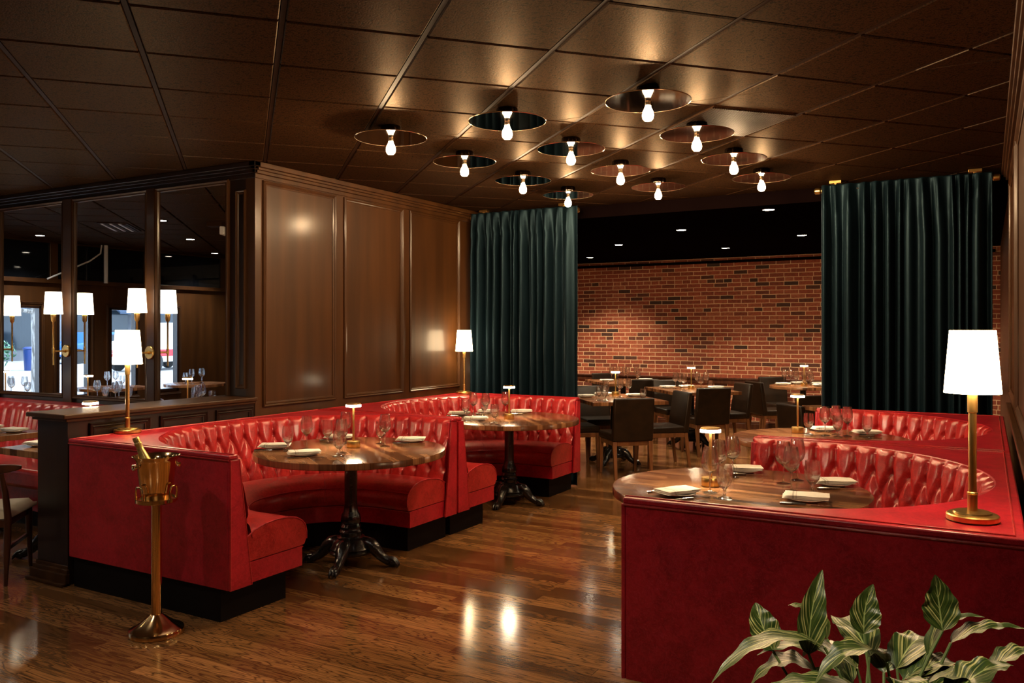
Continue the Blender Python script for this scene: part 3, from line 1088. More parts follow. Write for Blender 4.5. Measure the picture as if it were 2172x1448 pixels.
def round_table(name, label, loc, rad, rot):
    root = thing(name, label, 'table', loc, 0)
    z0, z1 = 0.736, 0.778
    MB().lathe([(0.0, z0), (rad - 0.004, z0), (rad, z0 + 0.004), (rad, z1 - 0.005), (rad - 0.002, z1 - 0.001), (rad - 0.006, z1), (0.0, z1)], 128).build('tabletop', M['butcher'], root, angle=35)
    cast_base(root, rot)
    return root


TT = 0.7785
t1 = round_table('round_table', 'round wooden table set for dinner in the front left booth', (-3.73, 4.36, 0), 0.635, R(20))
dup(t1, (-3.79, 6.61, 0), R(-12), 'round wooden table set for dinner in the back left booth')
dup(t1, (-1.10, 4.26, 0), R(30), 'round wooden table in the front right booth, behind its plain red side')
dup(t1, (-1.08, 6.55, 0), R(10), 'round wooden table in the back right booth, partly hidden by the tufted divider')


def make_square(w, d, label, loc, rz, name='square_table'):
    root = thing(name, label, 'table', loc, rz)
    MB().box(-w / 2, w / 2, -d / 2, d / 2, 0.736, 0.778).build('tabletop', M['butcher'], root, smooth=False, bevel=0.004)
    cast_base(root, R(45))
    return root


GRID = R(42)
tA = make_square(0.9, 1.15, 'square wooden table beyond the narrow teal curtain, nearest it in the brick room', (-3.85, 9.22, 0), GRID)
dup(tA, (-3.50, 11.08, 0), GRID, 'square wooden table with a tall lamp in the middle of the brick room')
dup(tA, (-4.98, 12.30, 0), GRID, 'square wooden table without a lamp against the far left of the brick wall')
dup(tA, (-1.00, 9.15, 0), GRID, 'wooden table mostly hidden behind the wide teal curtain in the brick room')
tD = round_table('round_table', 'round pedestal table by the brick wall, next to the wide teal curtain', (-2.32, 12.62, 0), 0.47, R(15))


# ------------------------------------------------------------------ chairs of the brick room
def make_parsons():
    root = thing('dining_chair', '', 'chair')
    # faces +x; origin between the rear legs at floor
    MB().box(-0.02, 0.46, -0.225, 0.225, 0.40, 0.475).build('seat', M['chair_leather'], root, bevel=0.02, bseg=3, angle=60)
    mb = MB()
    mb.taper((-0.0, 0, 0.40), (0.035, 0.228), (-0.06, 0, 0.86), (0.028, 0.226))
    mb.build('backrest', M['chair_leather'], root, bevel=0.016, bseg=3, angle=60)
    MB().box(-0.01, 0.44, -0.215, 0.215, 0.35, 0.40).build('seat_rail', M['wood_mid'], root, smooth=False, bevel=0.003)
    for (x, y, dx) in ((-0.005, -0.2, -0.05), (-0.005, 0.2, -0.05), (0.43, -0.2, 0.01), (0.43, 0.2, 0.01)):
        MB().taper((x + dx, y, 0.0), (0.014, 0.014), (x, y, 0.399), (0.022, 0.022)).build('leg', M['wood_mid'], root, smooth=False, bevel=0.003)
    return root


pk = Kit(make_parsons)
F = R(132)
for (x, y, rz, lb) in (
    (-3.29, 8.37, F, 'dark leather dining chair showing its whole back, nearest the booths'),
    (-3.16, 9.50, F + R(90), 'dark leather dining chair seen from the side, second from the narrow teal curtain'),
    (-3.00, 10.33, F, 'dark leather dining chair, back turned, at the middle lamp table'),
    (-2.93, 11.42, F + R(90), 'dark leather dining chair turned sideways right of the middle lamp table'),
    (-4.42, 11.68, F, 'dark leather dining chair at the lampless table by the brick wall, back turned'),
    (-2.80, 11.90, F - R(90), 'dark leather dining chair turned towards the round table by the brick wall'),
    (-2.86, 13.20, F + R(180), 'dark leather dining chair standing against the brick wall behind the round table'),
    (-1.62, 8.42, F - R(90), 'dark leather dining chair peeking over the back right booth'),
    (-1.62, 9.62, F + R(180), 'brown leather dining chair half hidden by the wide teal curtain'),
    (-4.42, 9.90, F + R(180), 'dark leather dining chair on the far side of the table by the narrow curtain'),
    (-5.55, 12.93, F + R(180), 'dark leather dining chair between the lampless table and the brick wall'),
    (-4.02, 11.66, F + R(180), 'dark leather dining chair on the far side of the table with the tall lamp'),
    (-4.36, 8.72, F - R(90), 'dark leather dining chair mostly behind the narrow teal curtain, tucked to its table'),
):
    pk.put((x, y, 0), rz, lb, 'dark leather chairs in the brick room')


# ------------------------------------------------------------------ table lamps
def make_table_lamp():
    root = thing('cordless_table_lamp', '', 'lamp')
    MB().lathe([(0.0, 0.0), (0.044, 0.0), (0.046, 0.003), (0.046, 0.042), (0.044, 0.045), (0.0, 0.045)], 40).build('base', M['brass'], root)
    MB().lathe([(0.0075, 0.045), (0.0075, 0.285), (0.0, 0.285)], 16).build('stem', M['brass'], root)
    MB().lathe([(0.0, 0.292), (0.050, 0.292), (0.052, 0.290), (0.052, 0.278), (0.0, 0.278)], 40).build('lit_disc', M['tlamp'], root)
    MB().lathe([(0.0, 0.301), (0.048, 0.301), (0.050, 0.299), (0.050, 0.293), (0.0, 0.293)], 40).build('top_plate', M['brass'], root)
    return root


lk = Kit(make_table_lamp)
GL = 'slim brass table lamps with lit discs'
lamp_specs = [(-3.772, 4.436, 'slim brass table lamp with lit disc on the front left booth table'),
              (-3.764, 6.565, 'slim brass table lamp with lit disc on the back left booth table'),
              (-1.238, 4.242, 'slim brass table lamp with lit disc on the front right booth table'),
              (-1.288, 6.781, 'slim brass table lamp with lit disc on the back right booth table'),
              (-3.97, 9.55, 'slim brass table lamp on the table just past the narrow teal curtain'),
              (-3.52, 11.15, 'slim brass table lamp in front of the brick, at the middle table'),
              (-2.30, 12.58, 'slim brass table lamp on the round table by the brick wall'),
              (-5.51, 3.66, 'lit table lamp showing just above the dark partition cap'),
              (-7.38, 3.30, 'lit table lamp seen in the mirror beside the dark wall reflection')]
for (x, y, lb) in lamp_specs:
    lk.put((x, y, TT), 0, lb, GL)


def make_tall_lamp():
    root = thing('tall_lamp', '', 'lamp')
    MB().lathe([(0.0, 0.0), (0.082, 0.0), (0.084, 0.003), (0.084, 0.018), (0.080, 0.022), (0.062, 0.024), (0.060, 0.030), (0.022, 0.033), (0.0, 0.033)], 48).build('base', M['brass'], root, angle=30)
    MB().lathe([(0.016, 0.033), (0.016, 0.09), (0.0175, 0.092), (0.0175, 0.096), (0.013, 0.099), (0.013, 0.375), (0.016, 0.378), (0.016, 0.39), (0.0165, 0.455), (0.0, 0.455)], 24).build('stem', M['brass'], root, angle=30)
    MB().lathe([(0.091, 0.445), (0.073, 0.665), (0.0715, 0.665), (0.0895, 0.445), (0.091, 0.445)], 48).build('lamp_shade', M['shade'], root)
    MB().sphere((0, 0, 0.52), (0.028, 0.028, 0.038), 12, 8).build('bulb', M['tlamp'], root)
    return root


tk = Kit(make_tall_lamp)
for (x, y, lb) in ((-4.865, 3.49, 'tall brass lamp with white shade on the front left booth, in front of the mirrors'),
                   (-4.77, 7.37, 'tall brass lamp with white shade in the corner beside the narrow teal curtain'),
                   (-0.045, 3.35, 'tall brass lamp with large white shade on the front right booth')):
    tk.put((x, y, 0.9145), 0, lb, 'tall brass lamps on the booth corners')


# wall sconces
def make_sconce():
    root = thing('wall_sconce', '', 'lamp')
    # origin on the wall surface; arm along -y
    mb = MB().lathe([(0.0, 0.0), (0.056, 0.0), (0.056, 0.010), (0.052, 0.014), (0.0, 0.014)], 36)
    mb.lathe([(0.014, 0.014), (0.014, 0.024), (0.010, 0.026), (0.0, 0.026)], 16)
    mb.xf(Matrix.Rotation(R(90), 4, 'X'))
    mb.build('rosette', M['brass'], root)
    MB().tube([(0, -0.014, 0), (0, -0.125, 0)], 0.008, 12).build('arm', M['brass'], root)
    mb = MB().lathe([(0.0, -0.125), (0.007, -0.124), (0.007, -0.02), (0.011, -0.018), (0.011, 0.03), (0.008, 0.033), (0.008, 0.26), (0.019, 0.275), (0.023, 0.33), (0.019, 0.335), (0.0, 0.335)], 20, c=(0, -0.125, 0))
    mb.build('stem', M['brass'], root, angle=40)
    MB().lathe([(0.078, 0.335), (0.066, 0.535), (0.065, 0.535), (0.0765, 0.335), (0.078, 0.335)], 40, c=(0, -0.125, 0)).build('lamp_shade', M['shade_sconce'], root)
    return root


sk = Kit(make_sconce)
for (x, lb) in ((-6.155, 'brass wall sconce with white shade, on the mullion nearest the panelled wall'),
                (-7.32, 'brass wall sconce with white shade, on the mullion left of the middle mirror'),
                (-8.50, 'brass wall sconce with white shade, its reflection at the left edge of the photo')):
    sk.put((x, YM - 0.031, 1.39), 0, lb, 'brass sconces between the mirrors')


# ------------------------------------------------------------------ ceiling lights
def make_pendant():
    root = thing('ceiling_light', '', 'ceiling light')
    MB().lathe([(0.0, -0.001), (0.062, -0.001), (0.066, -0.006), (0.066, -0.042), (0.062, -0.052), (0.05, -0.055), (0.0, -0.056)], 40).build('canopy', M['disc'], root, angle=40)
    MB().lathe([(0.010, -0.055), (0.010, -0.073), (0.0, -0.073)], 12).build('stem', M['disc'], root)
    d = MB().lathe([(0.0, -0.073), (0.228, -0.073), (0.228, -0.0765), (0.0, -0.0765)], 72).build('reflector_disc', M['disc'], root, angle=30)
    MB().lathe([(0.2285, -0.072), (0.2305, -0.075), (0.2285, -0.078), (0.227, -0.075), (0.2285, -0.072)], 72).build('rim', M['rim'], d)
    MB().lathe([(0.015, -0.077), (0.017, -0.090), (0.015, -0.098), (0.0, -0.098)], 20).build('socket', M['rim'], root)
    MB().lathe([(0.014, -0.097), (0.016, -0.108), (0.027, -0.130), (0.031, -0.150), (0.028, -0.167), (0.018, -0.179), (0.0, -0.183)], 14).build('bulb', M['bulb'], root, angle=80)
    return root


ck = Kit(make_pendant)
ordn = ('first', 'second', 'third', 'fourth')
for ci, (x, rowname) in enumerate(((-3.32, 'in the row by the panelled wall'), (-2.46, 'in the middle row'), (-1.586, 'in the row towards the wide curtain'))):
    for ri, y in enumerate((4.267, 5.136, 6.02, 6.87)):
        ck.put((x, y, CEIL), rnd.uniform(0, 6), '%s dark disc light from the front %s' % (ordn[ri], rowname), 'ceiling lights with dark discs and bare bulbs')


def make_down():
    root = thing('recessed_downlight', '', 'downlight')
    MB().lathe([(0.055, -0.001), (0.075, -0.001), (0.077, -0.005), (0.074, -0.008), (0.056, -0.004), (0.055, -0.001)], 32).build('trim_ring', M['black_paint'], root)
    MB().lathe([(0.0, -0.003), (0.055, -0.003), (0.055, -0.0015), (0.0, -0.0015)], 32).build('lens', M['down'], root)
    return root


dk = Kit(make_down)
for k, (x, y, lb) in enumerate(((-4.42, 10.75, 'recessed downlight first from the left over the brick room'), (-3.13, 9.53, 'recessed downlight second from the left over the brick room'),
                                (-3.26, 11.93, 'recessed downlight low over the brick, third from the left'), (-1.86, 8.35, 'recessed downlight highest in view, between lights and wide curtain'),
                                (-2.0, 10.8, 'recessed downlight rightmost, beside the wide teal curtain'))):
    dk.put((x, y, BACKCEIL), 0, lb, 'downlights of the brick room')
    area_light('downlight_lamp', (x, y, BACKCEIL - 0.02), 0.05, 175 if y > 11.5 else 50, (1.0, 0.78, 0.52), spot=R(115))
for (x, y) in ((-5.6, 12.4), (-7.2, 11.9), (-1.0, 12.6), (-6.6, 9.6)):
    dk.put((x, y, BACKCEIL), 0, 'recessed downlight over the brick room, hidden behind the curtains', 'hidden downlights')
    area_light('downlight_lamp', (x, y, BACKCEIL - 0.02), 0.05, 175 if y > 11.5 else 50, (1.0, 0.78, 0.52), spot=R(115))
for k, (x, y, lb) in enumerate(((-11.34, 2.52, 'lit ceiling downlight reflected in the left mirror'), (-8.54, 2.73, 'lit ceiling downlight reflected at the edge of the mullion with a sconce'),
                                (-9.94, 1.17, 'lit ceiling downlight reflected in the centre of the right mirror'), (-11.38, -0.51, 'lit ceiling downlight reflected lowest in the right mirror'))):
    dk.put((x, y, CEIL), 0, lb, 'downlights seen in the mirrors')
    area_light('downlight_lamp', (x, y, CEIL - 0.02), 0.05, 85, (1.0, 0.88, 0.74), spot=R(120))
for (x, y) in ((-2.6, 1.6), (-0.9, 1.2), (-4.6, 1.8), (-3.4, -0.6), (-6.6, 1.6), (-6.6, -0.6)):  # unseen downlights, added to light the near booth sides and floor
    dk.put((x, y, CEIL), 0, 'unseen recessed downlight added above the camera as fill', 'added unseen downlights above the camera')
    area_light('downlight_lamp', (x, y, CEIL - 0.02), 0.05, 24, (1.0, 0.84, 0.68), spot=R(125))

dk.put((-0.55, 0.35, CEIL), 0, 'unseen adjustable downlight added above the camera to brighten the plant', 'added unseen downlights above the camera')
o = area_light('downlight_lamp', (-0.55, 0.35, CEIL - 0.02), 0.04, 120, (1.0, 0.82, 0.58), spot=R(30))  # narrow beam from an added, unseen lamp, aimed to brighten the leaves
o.rotation_euler = (Vector((-0.12, 1.60, 1.02)) - Vector((-0.55, 0.35, CEIL - 0.02))).to_track_quat('-Z', 'Y').to_euler()
# ceiling vent, emergency light
mb = MB().box(-0.42, 0.42, -0.17, 0.17, -0.012, -0.001)
root = thing('ceiling_vent', 'dark slotted ceiling vent reflected in the middle mirror', 'vent', (-9.5, 2.6, CEIL), R(47.4))
mb.build('vent_frame', M['grid_dark'], root, smooth=False)
for k in range(6):
    MB().box(-0.38, 0.38, -0.14 + k * 0.05, -0.112 + k * 0.05, -0.02, -0.012).build('slat', M['white_pipe'] if k % 2 else M['grid_dark'], root, smooth=False)
root = thing('emergency_light', 'white emergency light fixture near the ceiling in the right mirror', 'emergency light', (-8.15, 2.25, CEIL), R(60))
MB().box(-0.09, 0.09, -0.09, 0.09, -0.05, 0).build('mount', M['grid_dark'], root, smooth=False)
MB().box(-0.08, 0.08, -0.12, -0.06, -0.15, -0.05).build('lamp_head', M['plastic_white'], root, smooth=False, bevel=0.01)
# perforated air panel between the lights
mb = MB()
q0 = uu * ((4 + 0.25) * T) + vv * (7 * T)
gm = MB()
for k in range(40):
    c = uu * ((4 + 0.25) * T + 0.02 + k * 0.0145) + vv * (7.5 * T)
    s0 = len(gm.v)
    gm.box(-0.004, 0.004, -0.28, 0.28, -0.008, -0.001)
    gm.xf(Matrix.Translation((c.x, c.y, CEIL)) @ Matrix.Rotation(th, 4, 'Z'), s0)
o = gm.build('air_grille', M['grid_dark'], smooth=False)
tag(o, 'finely slotted ceiling air grille amid the disc lights', 'vent')


# ------------------------------------------------------------------ tableware
def glass_profile(kind):
    if kind == 'wine':
        return [(0.0, 0.002), (0.034, 0.002), (0.036, 0.0035), (0.020, 0.006), (0.006, 0.010), (0.0038, 0.02), (0.0036, 0.085), (0.006, 0.095), (0.020, 0.104), (0.033, 0.118), (0.0405, 0.140), (0.041, 0.155), (0.0375, 0.185), (0.031, 0.222),
                (0.0300, 0.222), (0.0365, 0.185), (0.040, 0.155), (0.0395, 0.140), (0.032, 0.119), (0.019, 0.1055), (0.0, 0.1)]
    if kind == 'goblet':
        return [(0.0, 0.002), (0.034, 0.002), (0.036, 0.004), (0.018, 0.008), (0.0075, 0.014), (0.0065, 0.03), (0.0075, 0.043), (0.018, 0.052), (0.032, 0.072), (0.0375, 0.098), (0.0370, 0.125), (0.0335, 0.162),
                (0.0325, 0.162), (0.036, 0.125), (0.0365, 0.098), (0.031, 0.073), (0.017, 0.0545), (0.0, 0.051)]
    return [(0.0, 0.001), (0.026, 0.001), (0.034, 0.012), (0.039, 0.04), (0.038, 0.07), (0.033, 0.102), (0.032, 0.102), (0.037, 0.07), (0.038, 0.04), (0.033, 0.014), (0.025, 0.006), (0.0, 0.005)]


GMESH = {}


def put_glass(kind, x, y, label, group, z=TT):
    nm = {'wine': 'wine_glass', 'goblet': 'water_goblet', 'tumbler': 'tumbler'}[kind]
    if kind not in GMESH:
        o = MB().lathe(glass_profile(kind), 28).build(nm, M['glass'], None, angle=60)
        GMESH[kind] = o
    else:
        o = GMESH[kind].copy()
        COL.objects.link(o)
    o.location = (x, y, z)
    return tag(o, label, 'glass', group)


def make_napkin(kind):
    # folded linen: a few stacked wavy layers
    w, d = 0.205, 0.125
    mb = MB()
    nx, ny = 16, 10
    for layer in range(3):
        z0 = 0.0062 * layer
        sh = 0.004 * (layer - 1)
        sc = 1.0 - 0.015 * layer
        top, bot = [], []
        for i in range(nx + 1):
            for j in range(ny + 1):
                x = (i / nx - 0.5) * w * sc + sh
                y = (j / ny - 0.5) * d * sc + sh * 0.6
                nz = mnoise.noise(Vector((x * 14 + layer * 3 + kind * 7, y * 14, layer))) * 0.0025
                ex = min(i, nx - i) / 2.0
                ey = min(j, ny - j) / 2.0
                rr = min(1.0, math.sqrt(max(0.0, 1 - (1 - min(1, ex)) ** 2)), math.sqrt(max(0.0, 1 - (1 - min(1, ey)) ** 2)))
                top.append((x, y, z0 + 0.0028 + 0.0036 * rr + max(-0.001, nz)))
                bot.append((x, y, z0 + 0.0028 - 0.0024 * rr + max(-0.001, nz * 0.5)))
        n = (nx + 1) * (ny + 1)
        fs = []
        for i in range(nx):
            for j in range(ny):
                a = i * (ny + 1) + j
                fs.append((a, a + ny + 1, a + ny + 2, a + 1))
                fs.append((n + a, n + a + 1, n + a + ny + 2, n + a + ny + 1))
        per = [i * (ny + 1) for i in range(nx)] + [nx * (ny + 1) + j for j in range(ny)] + [i * (ny + 1) + ny for i in range(nx, 0, -1)] + [j for j in range(ny, 0, -1)]
        for k in range(len(per)):
            a, b = per[k], per[(k + 1) % len(per)]
            fs.append((a, b, n + b, n + a))
        mb.add(top + bot, fs)
    return mb.build('folded_napkin', M['linen'], None, angle=50)


def make_fork():
    root = thing('fork', '', 'fork')
    mb = MB()
    pts = [(-0.095, 0, 0.003), (-0.06, 0, 0.005), (-0.01, 0, 0.010), (0.03, 0, 0.009), (0.045, 0, 0.006)]
    mb.tube(pts, [0.0052, 0.0042, 0.0028, 0.003, 0.008], 8)
    mb.build('handle', M['steel'], root)
    mb = MB()
    for k in range(4):
        y = (k - 1.5) * 0.0056
        mb.tube([(0.042, y * 0.7, 0.006), (0.06, y, 0.004), (0.08, y, 0.005), (0.096, y * 0.95, 0.011)], [0.003, 0.0019, 0.0017, 0.001], 6)
    mb.build('tines', M['steel'], root)
    return root


def make_knife():
    root = thing('knife', '', 'knife')
    MB().tube([(-0.115, 0, 0.005), (-0.10, 0, 0.006), (-0.03, 0, 0.006), (0.0, 0, 0.005)], [0.005, 0.0068, 0.0058, 0.0045], 8).build('handle', M['steel'], root)
    mb = MB().prism([(0.0, -0.005), (0.09, -0.008), (0.108, -0.004), (0.115, 0.004), (0.11, 0.006), (0.0, 0.005)], 0.004, 0.0058)
    mb.build('blade', M['steel'], root, smooth=False)
    return root


NAP = [None, None]
PLATE = [None]
fk, kk = Kit(make_fork), Kit(make_knife)


def put_setting(x, y, rz, where, group, cutlery=True, z=TT, side=1):
    if PLATE[0] is None:
        PLATE[0] = MB().lathe([(0.0, 0.001), (0.055, 0.001), (0.06, 0.004), (0.088, 0.012), (0.090, 0.0145), (0.086, 0.0145), (0.058, 0.0075), (0.0, 0.006)], 40).build('side_plate', M['china'], None)
        pl = PLATE[0]
    else:
        pl = PLATE[0].copy()
        COL.objects.link(pl)
    pl.location = (x, y, z)
    tag(pl, 'white plate under the napkin %s' % where, 'plate', group + ' plates')
    if NAP[0] is None:
        NAP[0] = make_napkin(0)
        nk = NAP[0]
    else:
        nk = NAP[0].copy()
        COL.objects.link(nk)
    nk.location = (x, y, z + 0.0150)
    nk.rotation_euler = (0, 0, rz)
    tag(nk, 'folded cream napkin %s' % where, 'napkin', group + ' napkins')
    if cutlery:
        ca, sa = math.cos(rz), math.sin(rz)
        for (dy, kit, nm) in ((0.115, fk, 'fork'), (-0.115, kk, 'knife')):
            dy *= side
            kit.put((x - sa * dy, y + ca * dy, z), rz + (PI if side < 0 else 0), '%s by the napkin %s' % (nm, where), group + ' cutlery')


def setting_table(gl, naps, where, group):
    for (kind, x, y, d) in gl:
        nm = {'wine': 'tall wine glass', 'goblet': 'short-stemmed goblet', 'tumbler': 'stemless tumbler'}[kind]
        put_glass(kind, x, y, '%s %s %s' % (nm, d, where), group + ' glasses')
    for (x, y, rz, d, cut) in naps:
        put_setting(x, y, rz, '%s %s' % (d, where), group, cut)


LA = R(29.6)   # rough view direction for items laid square to the photo
setting_table([('goblet', -4.052, 4.102, 'beside the leftmost napkin'), ('wine', -3.987, 4.211, 'between the two left napkins'), ('goblet', -4.064, 4.5, 'behind, in front of the back napkin'),
               ('wine', -3.959, 4.571, 'just behind the lamp stem'), ('goblet', -3.585, 4.075, 'frontmost, left of the lamp base'), ('wine', -3.659, 4.186, 'behind the frontmost goblet'),
               ('wine', -3.613, 4.578, 'right of the lamp, in front'), ('goblet', -3.711, 4.657, 'right of the lamp, behind the wine glass')],
              [(-4.20, 4.13, LA + 0.1, 'at the left edge', True), (-3.80, 3.99, LA + 0.35, 'nearest the viewer', True), (-3.60, 4.86, LA, 'right by the divider', True), (-4.15, 4.72, LA, 'half hidden behind the glasses', True)],
              'on the front left booth table', 'front left table')
setting_table([('goblet', -4.18, 6.485, 'leftmost, before the side napkin'), ('wine', -4.17, 6.60, 'second from the left, behind others'), ('goblet', -4.10, 6.68, 'among the left cluster, middle'), ('wine', -4.02, 6.576, 'rightmost of the left cluster'),
               ('goblet', -3.70, 6.20, 'standing alone at the front'), ('wine', -3.94, 6.80, 'directly left of the lamp stem')],
              [(-4.34, 6.62, LA, 'furthest left', True), (-3.95, 6.30, LA + 0.2, 'nearest the divider', True), (-4.20, 6.92, LA, 'behind the glass cluster', True), (-3.92, 7.08, LA + 0.1, 'right of the lamp', True)],
              'on the back left booth table', 'back left table')
setting_table([('wine', -1.189, 4.065, 'in front of the lamp stem'), ('wine', -1.208, 4.561, 'behind the lamp by the rolled napkin'), ('wine', -1.231, 4.375, 'right behind the lamp stem'), ('goblet', -1.088, 3.96, 'frontmost, right of the lamp'),
               ('wine', -0.925, 4.494, 'left of the right cluster'), ('wine', -0.847, 4.30, 'in front in the right cluster'), ('wine', -0.881, 4.627, 'right and behind in the right cluster'), ('goblet', -0.745, 4.29, 'beside the two right napkins')],
              [(-1.20, 4.76, LA - 0.15, 'rolled by the far edge', True), (-1.31, 3.93, LA + 0.5, 'leftmost by the red side', True), (-0.74, 4.10, LA - 0.35, 'nearest at the right', True), (-0.69, 4.58, LA - 0.1, 'far right by tufted back', True)],
              'on the front right booth table', 'front right table')
setting_table([('goblet', -1.195, 6.715, 'right next to the lamp'), ('wine', -1.072, 6.70, 'second from the lamp'), ('wine', -1.009, 6.80, 'tallest in the middle cluster'), ('goblet', -0.975, 6.66, 'frontmost in the middle cluster'), ('wine', -0.919, 6.74, 'right in the middle cluster'), ('goblet', -0.774, 6.70, 'alone at the right')],
              [(-1.13, 7.02, LA, 'left behind the glasses', True), (-0.80, 6.93, LA, 'right behind the lone goblet', True)],
              'on the back right booth table', 'back right table')


def plain_table(gl, naps, where, group):
    for (kind, x, y) in gl:
        nm = {'wine': 'clear wine glass', 'goblet': 'clear water goblet', 'tumbler': 'clear stemless tumbler'}[kind]
        put_glass(kind, x, y, '%s %s' % (nm, where), group + ' %ss' % kind)
    for (x, y, rz) in naps:
        put_setting(x, y, rz, where, group, False)


plain_table([('goblet', -3.86, 8.80), ('wine', -3.82, 8.90), ('goblet', -3.77, 8.76), ('wine', -3.83, 9.36), ('wine', -3.76, 9.46), ('tumbler', -3.57, 9.44)],
            [(-4.17, 9.12, GRID), (-4.12, 9.52, GRID), (-3.72, 9.56, GRID)], 'on the table just past the narrow curtain', 'curtain table')
plain_table([('wine', -3.70, 11.02), ('wine', -3.62, 10.98), ('wine', -3.51, 10.80), ('wine', -3.52, 11.42), ('goblet', -3.45, 11.36), ('wine', -3.40, 11.44), ('tumbler', -3.37, 11.53)],
            [(-3.86, 11.15, GRID), (-3.66, 11.38, GRID), (-3.25, 11.40, GRID)], 'on the middle table of the brick room', 'middle table')
plain_table([('wine', -2.62, 12.78), ('wine', -2.55, 12.88), ('wine', -2.38, 12.42), ('goblet', -2.27, 12.45), ('wine', -2.34, 12.80), ('goblet', -2.23, 12.74), ('wine', -2.27, 12.87), ('goblet', -2.02, 12.80)],
            [(-2.60, 12.60, GRID), (-2.45, 12.96, GRID), (-2.08, 12.62, GRID), (-2.16, 12.98, GRID)], 'on the round table by the brick wall', 'round brick table')
plain_table([('wine', -5.12, 12.42), ('wine', -5.02, 12.44), ('wine', -4.94, 12.38), ('wine', -4.84, 12.50), ('goblet', -4.78, 12.42), ('wine', -5.16, 12.26)],
            [(-5.18, 12.10, GRID), (-4.74, 12.64, GRID)], 'on the lampless table at the brick wall', 'lampless table')

# ------------------------------------------------------------------ alcove under the mirrors
root = thing('banquette', 'long red tufted banquette under the mirrors, behind the dark partition', 'bench', (0, 0, 0))
bx0, bx1 = -11.9, -5.33
MB().box(bx0, bx1, 4.40, YM - 0.035, 0.14, 0.925).build('back_frame', M['red'], root, smooth=False, bevel=0.008)
mb = MB()
p = 0.14
ns = int((bx1 - bx0) / p * 8)
nh = 26
vs_ = []
for i in range(ns + 1):
    x = bx0 + (bx1 - bx0) * i / ns
    u = (x - bx0) / p
    for j in range(nh + 1):
        h = j / nh
        d = abs(u - round(u)) * p
        b = math.sin(min(d / 0.05, 1) * PI / 2) ** 0.7
        tf = math.sqrt(max(0.0, 1 - ((h - 0.85) / 0.15) ** 2)) if h > 0.85 else 1
        vs_.append((x, 4.40 - 0.02 - (1 - h) * 0.09 - 0.04 * b * tf, 0.45 + 0.475 * h))
mb.add(vs_, [(i * (nh + 1) + j, (i + 1) * (nh + 1) + j, (i + 1) * (nh + 1) + j + 1, i * (nh + 1) + j + 1) for i in range(ns) for j in range(nh)])
mb.build('channelled_back', M['red_shiny'], root, angle=180)
MB().box(bx0, bx1, 3.84, 4.36, 0.32, 0.475).build('seat_cushion', M['red_shiny'], root, bevel=0.035, bseg=4, angle=60)
MB().box(bx0, bx1, 3.90, 4.40, 0.14, 0.32).build('seat_base', M['red'], root, smooth=False)
MB().box(bx0, bx1, 3.96, 4.40, 0.0, 0.14).build('toe_kick', M['toe'], root, smooth=False)


def alcove_table(x0, x1, y0, y1, label):
    r = thing('dining_table', label, 'table', ((x0 + x1) / 2, (y0 + y1) / 2, 0), 0)
    w, d = (x1 - x0), (y1 - y0)
    MB().box(-w / 2, w / 2, -d / 2, d / 2, 0.733, 0.778).build('tabletop', M['butcher'], r, smooth=False, bevel=0.004)
    cast_base(r, R(45))
    return r


alcove_table(-5.88, -5.335, 3.23, 3.86, 'small wooden table right behind the dark partition column')
alcove_table(-7.35, -6.50, 3.10, 3.95, 'wooden table at the left edge, before the tufted banquette')
alcove_table(-9.05, -8.35, 3.15, 3.85, 'wooden banquette table glimpsed in the middle mirror')
alcove_table(-10.95, -10.2, 3.1, 3.8, 'wooden banquette table glimpsed in the left mirror')
wt1 = round_table('round_table', 'round dark table by the street windows, seen in the right mirror', (-10.4, 0.70, 0), 0.45, 0.3)
dup(wt1, (-10.75, 1.85, 0), 0.2, 'round dark table by the street windows, seen in the left mirror')
put_setting(-5.70, 3.42, 0.3, 'on the small table behind the partition column', 'partition table', False)
put_setting(-6.66, 3.78, 0.1, 'at the near corner of the left-edge table', 'left edge table', False)
put_setting(-7.05, 3.80, 0.1, 'deeper on the left-edge table', 'left edge table', False)
put_glass('goblet', -6.88, 3.62, 'short-stemmed clear water goblet between the napkins on the left-edge table', 'left edge glasses')
put_glass('wine', -7.02, 3.50, 'tall clear wine glass at the photo edge on the left-edge table', 'left edge glasses')
lk.put((-10.6, 3.40, TT), 0, 'table lamp seen in the left mirror in front of the shrub', GL)
lk.put((-8.79, 3.50, TT), 0, 'table lamp seen in the middle mirror beside the sconce reflection', GL)
plain_table([('wine', -10.75, 3.25), ('wine', -10.50, 3.22), ('wine', -10.38, 3.45), ('goblet', -10.30, 3.3)], [], 'on the banquette table in the left mirror', 'left mirror table')
plain_table([('wine', -8.95, 3.28), ('wine', -8.60, 3.25), ('goblet', -8.70, 3.35), ('wine', -8.45, 3.40), ('goblet', -8.42, 3.25)], [], 'on the banquette table in the middle mirror', 'middle mirror table')
plain_table([('wine', -7.30, 3.18), ('wine', -7.22, 3.30), ('goblet', -7.12, 3.2), ('wine', -6.62, 3.2), ('wine', -5.45, 3.40), ('wine', -5.40, 3.75)], [], 'on the banquette tables in the right mirror', 'right mirror table')
plain_table([('wine', -10.45, 0.55), ('wine', -10.35, 0.62), ('wine', -10.3, 0.85), ('goblet', -10.5, 0.80)], [], 'on the round table before the window in the mirror', 'window table')
plain_table([('wine', -10.80, 1.75), ('wine', -10.70, 1.95), ('goblet', -10.65, 1.75)], [], 'on the second round table before the window in the mirror', 'second window table')


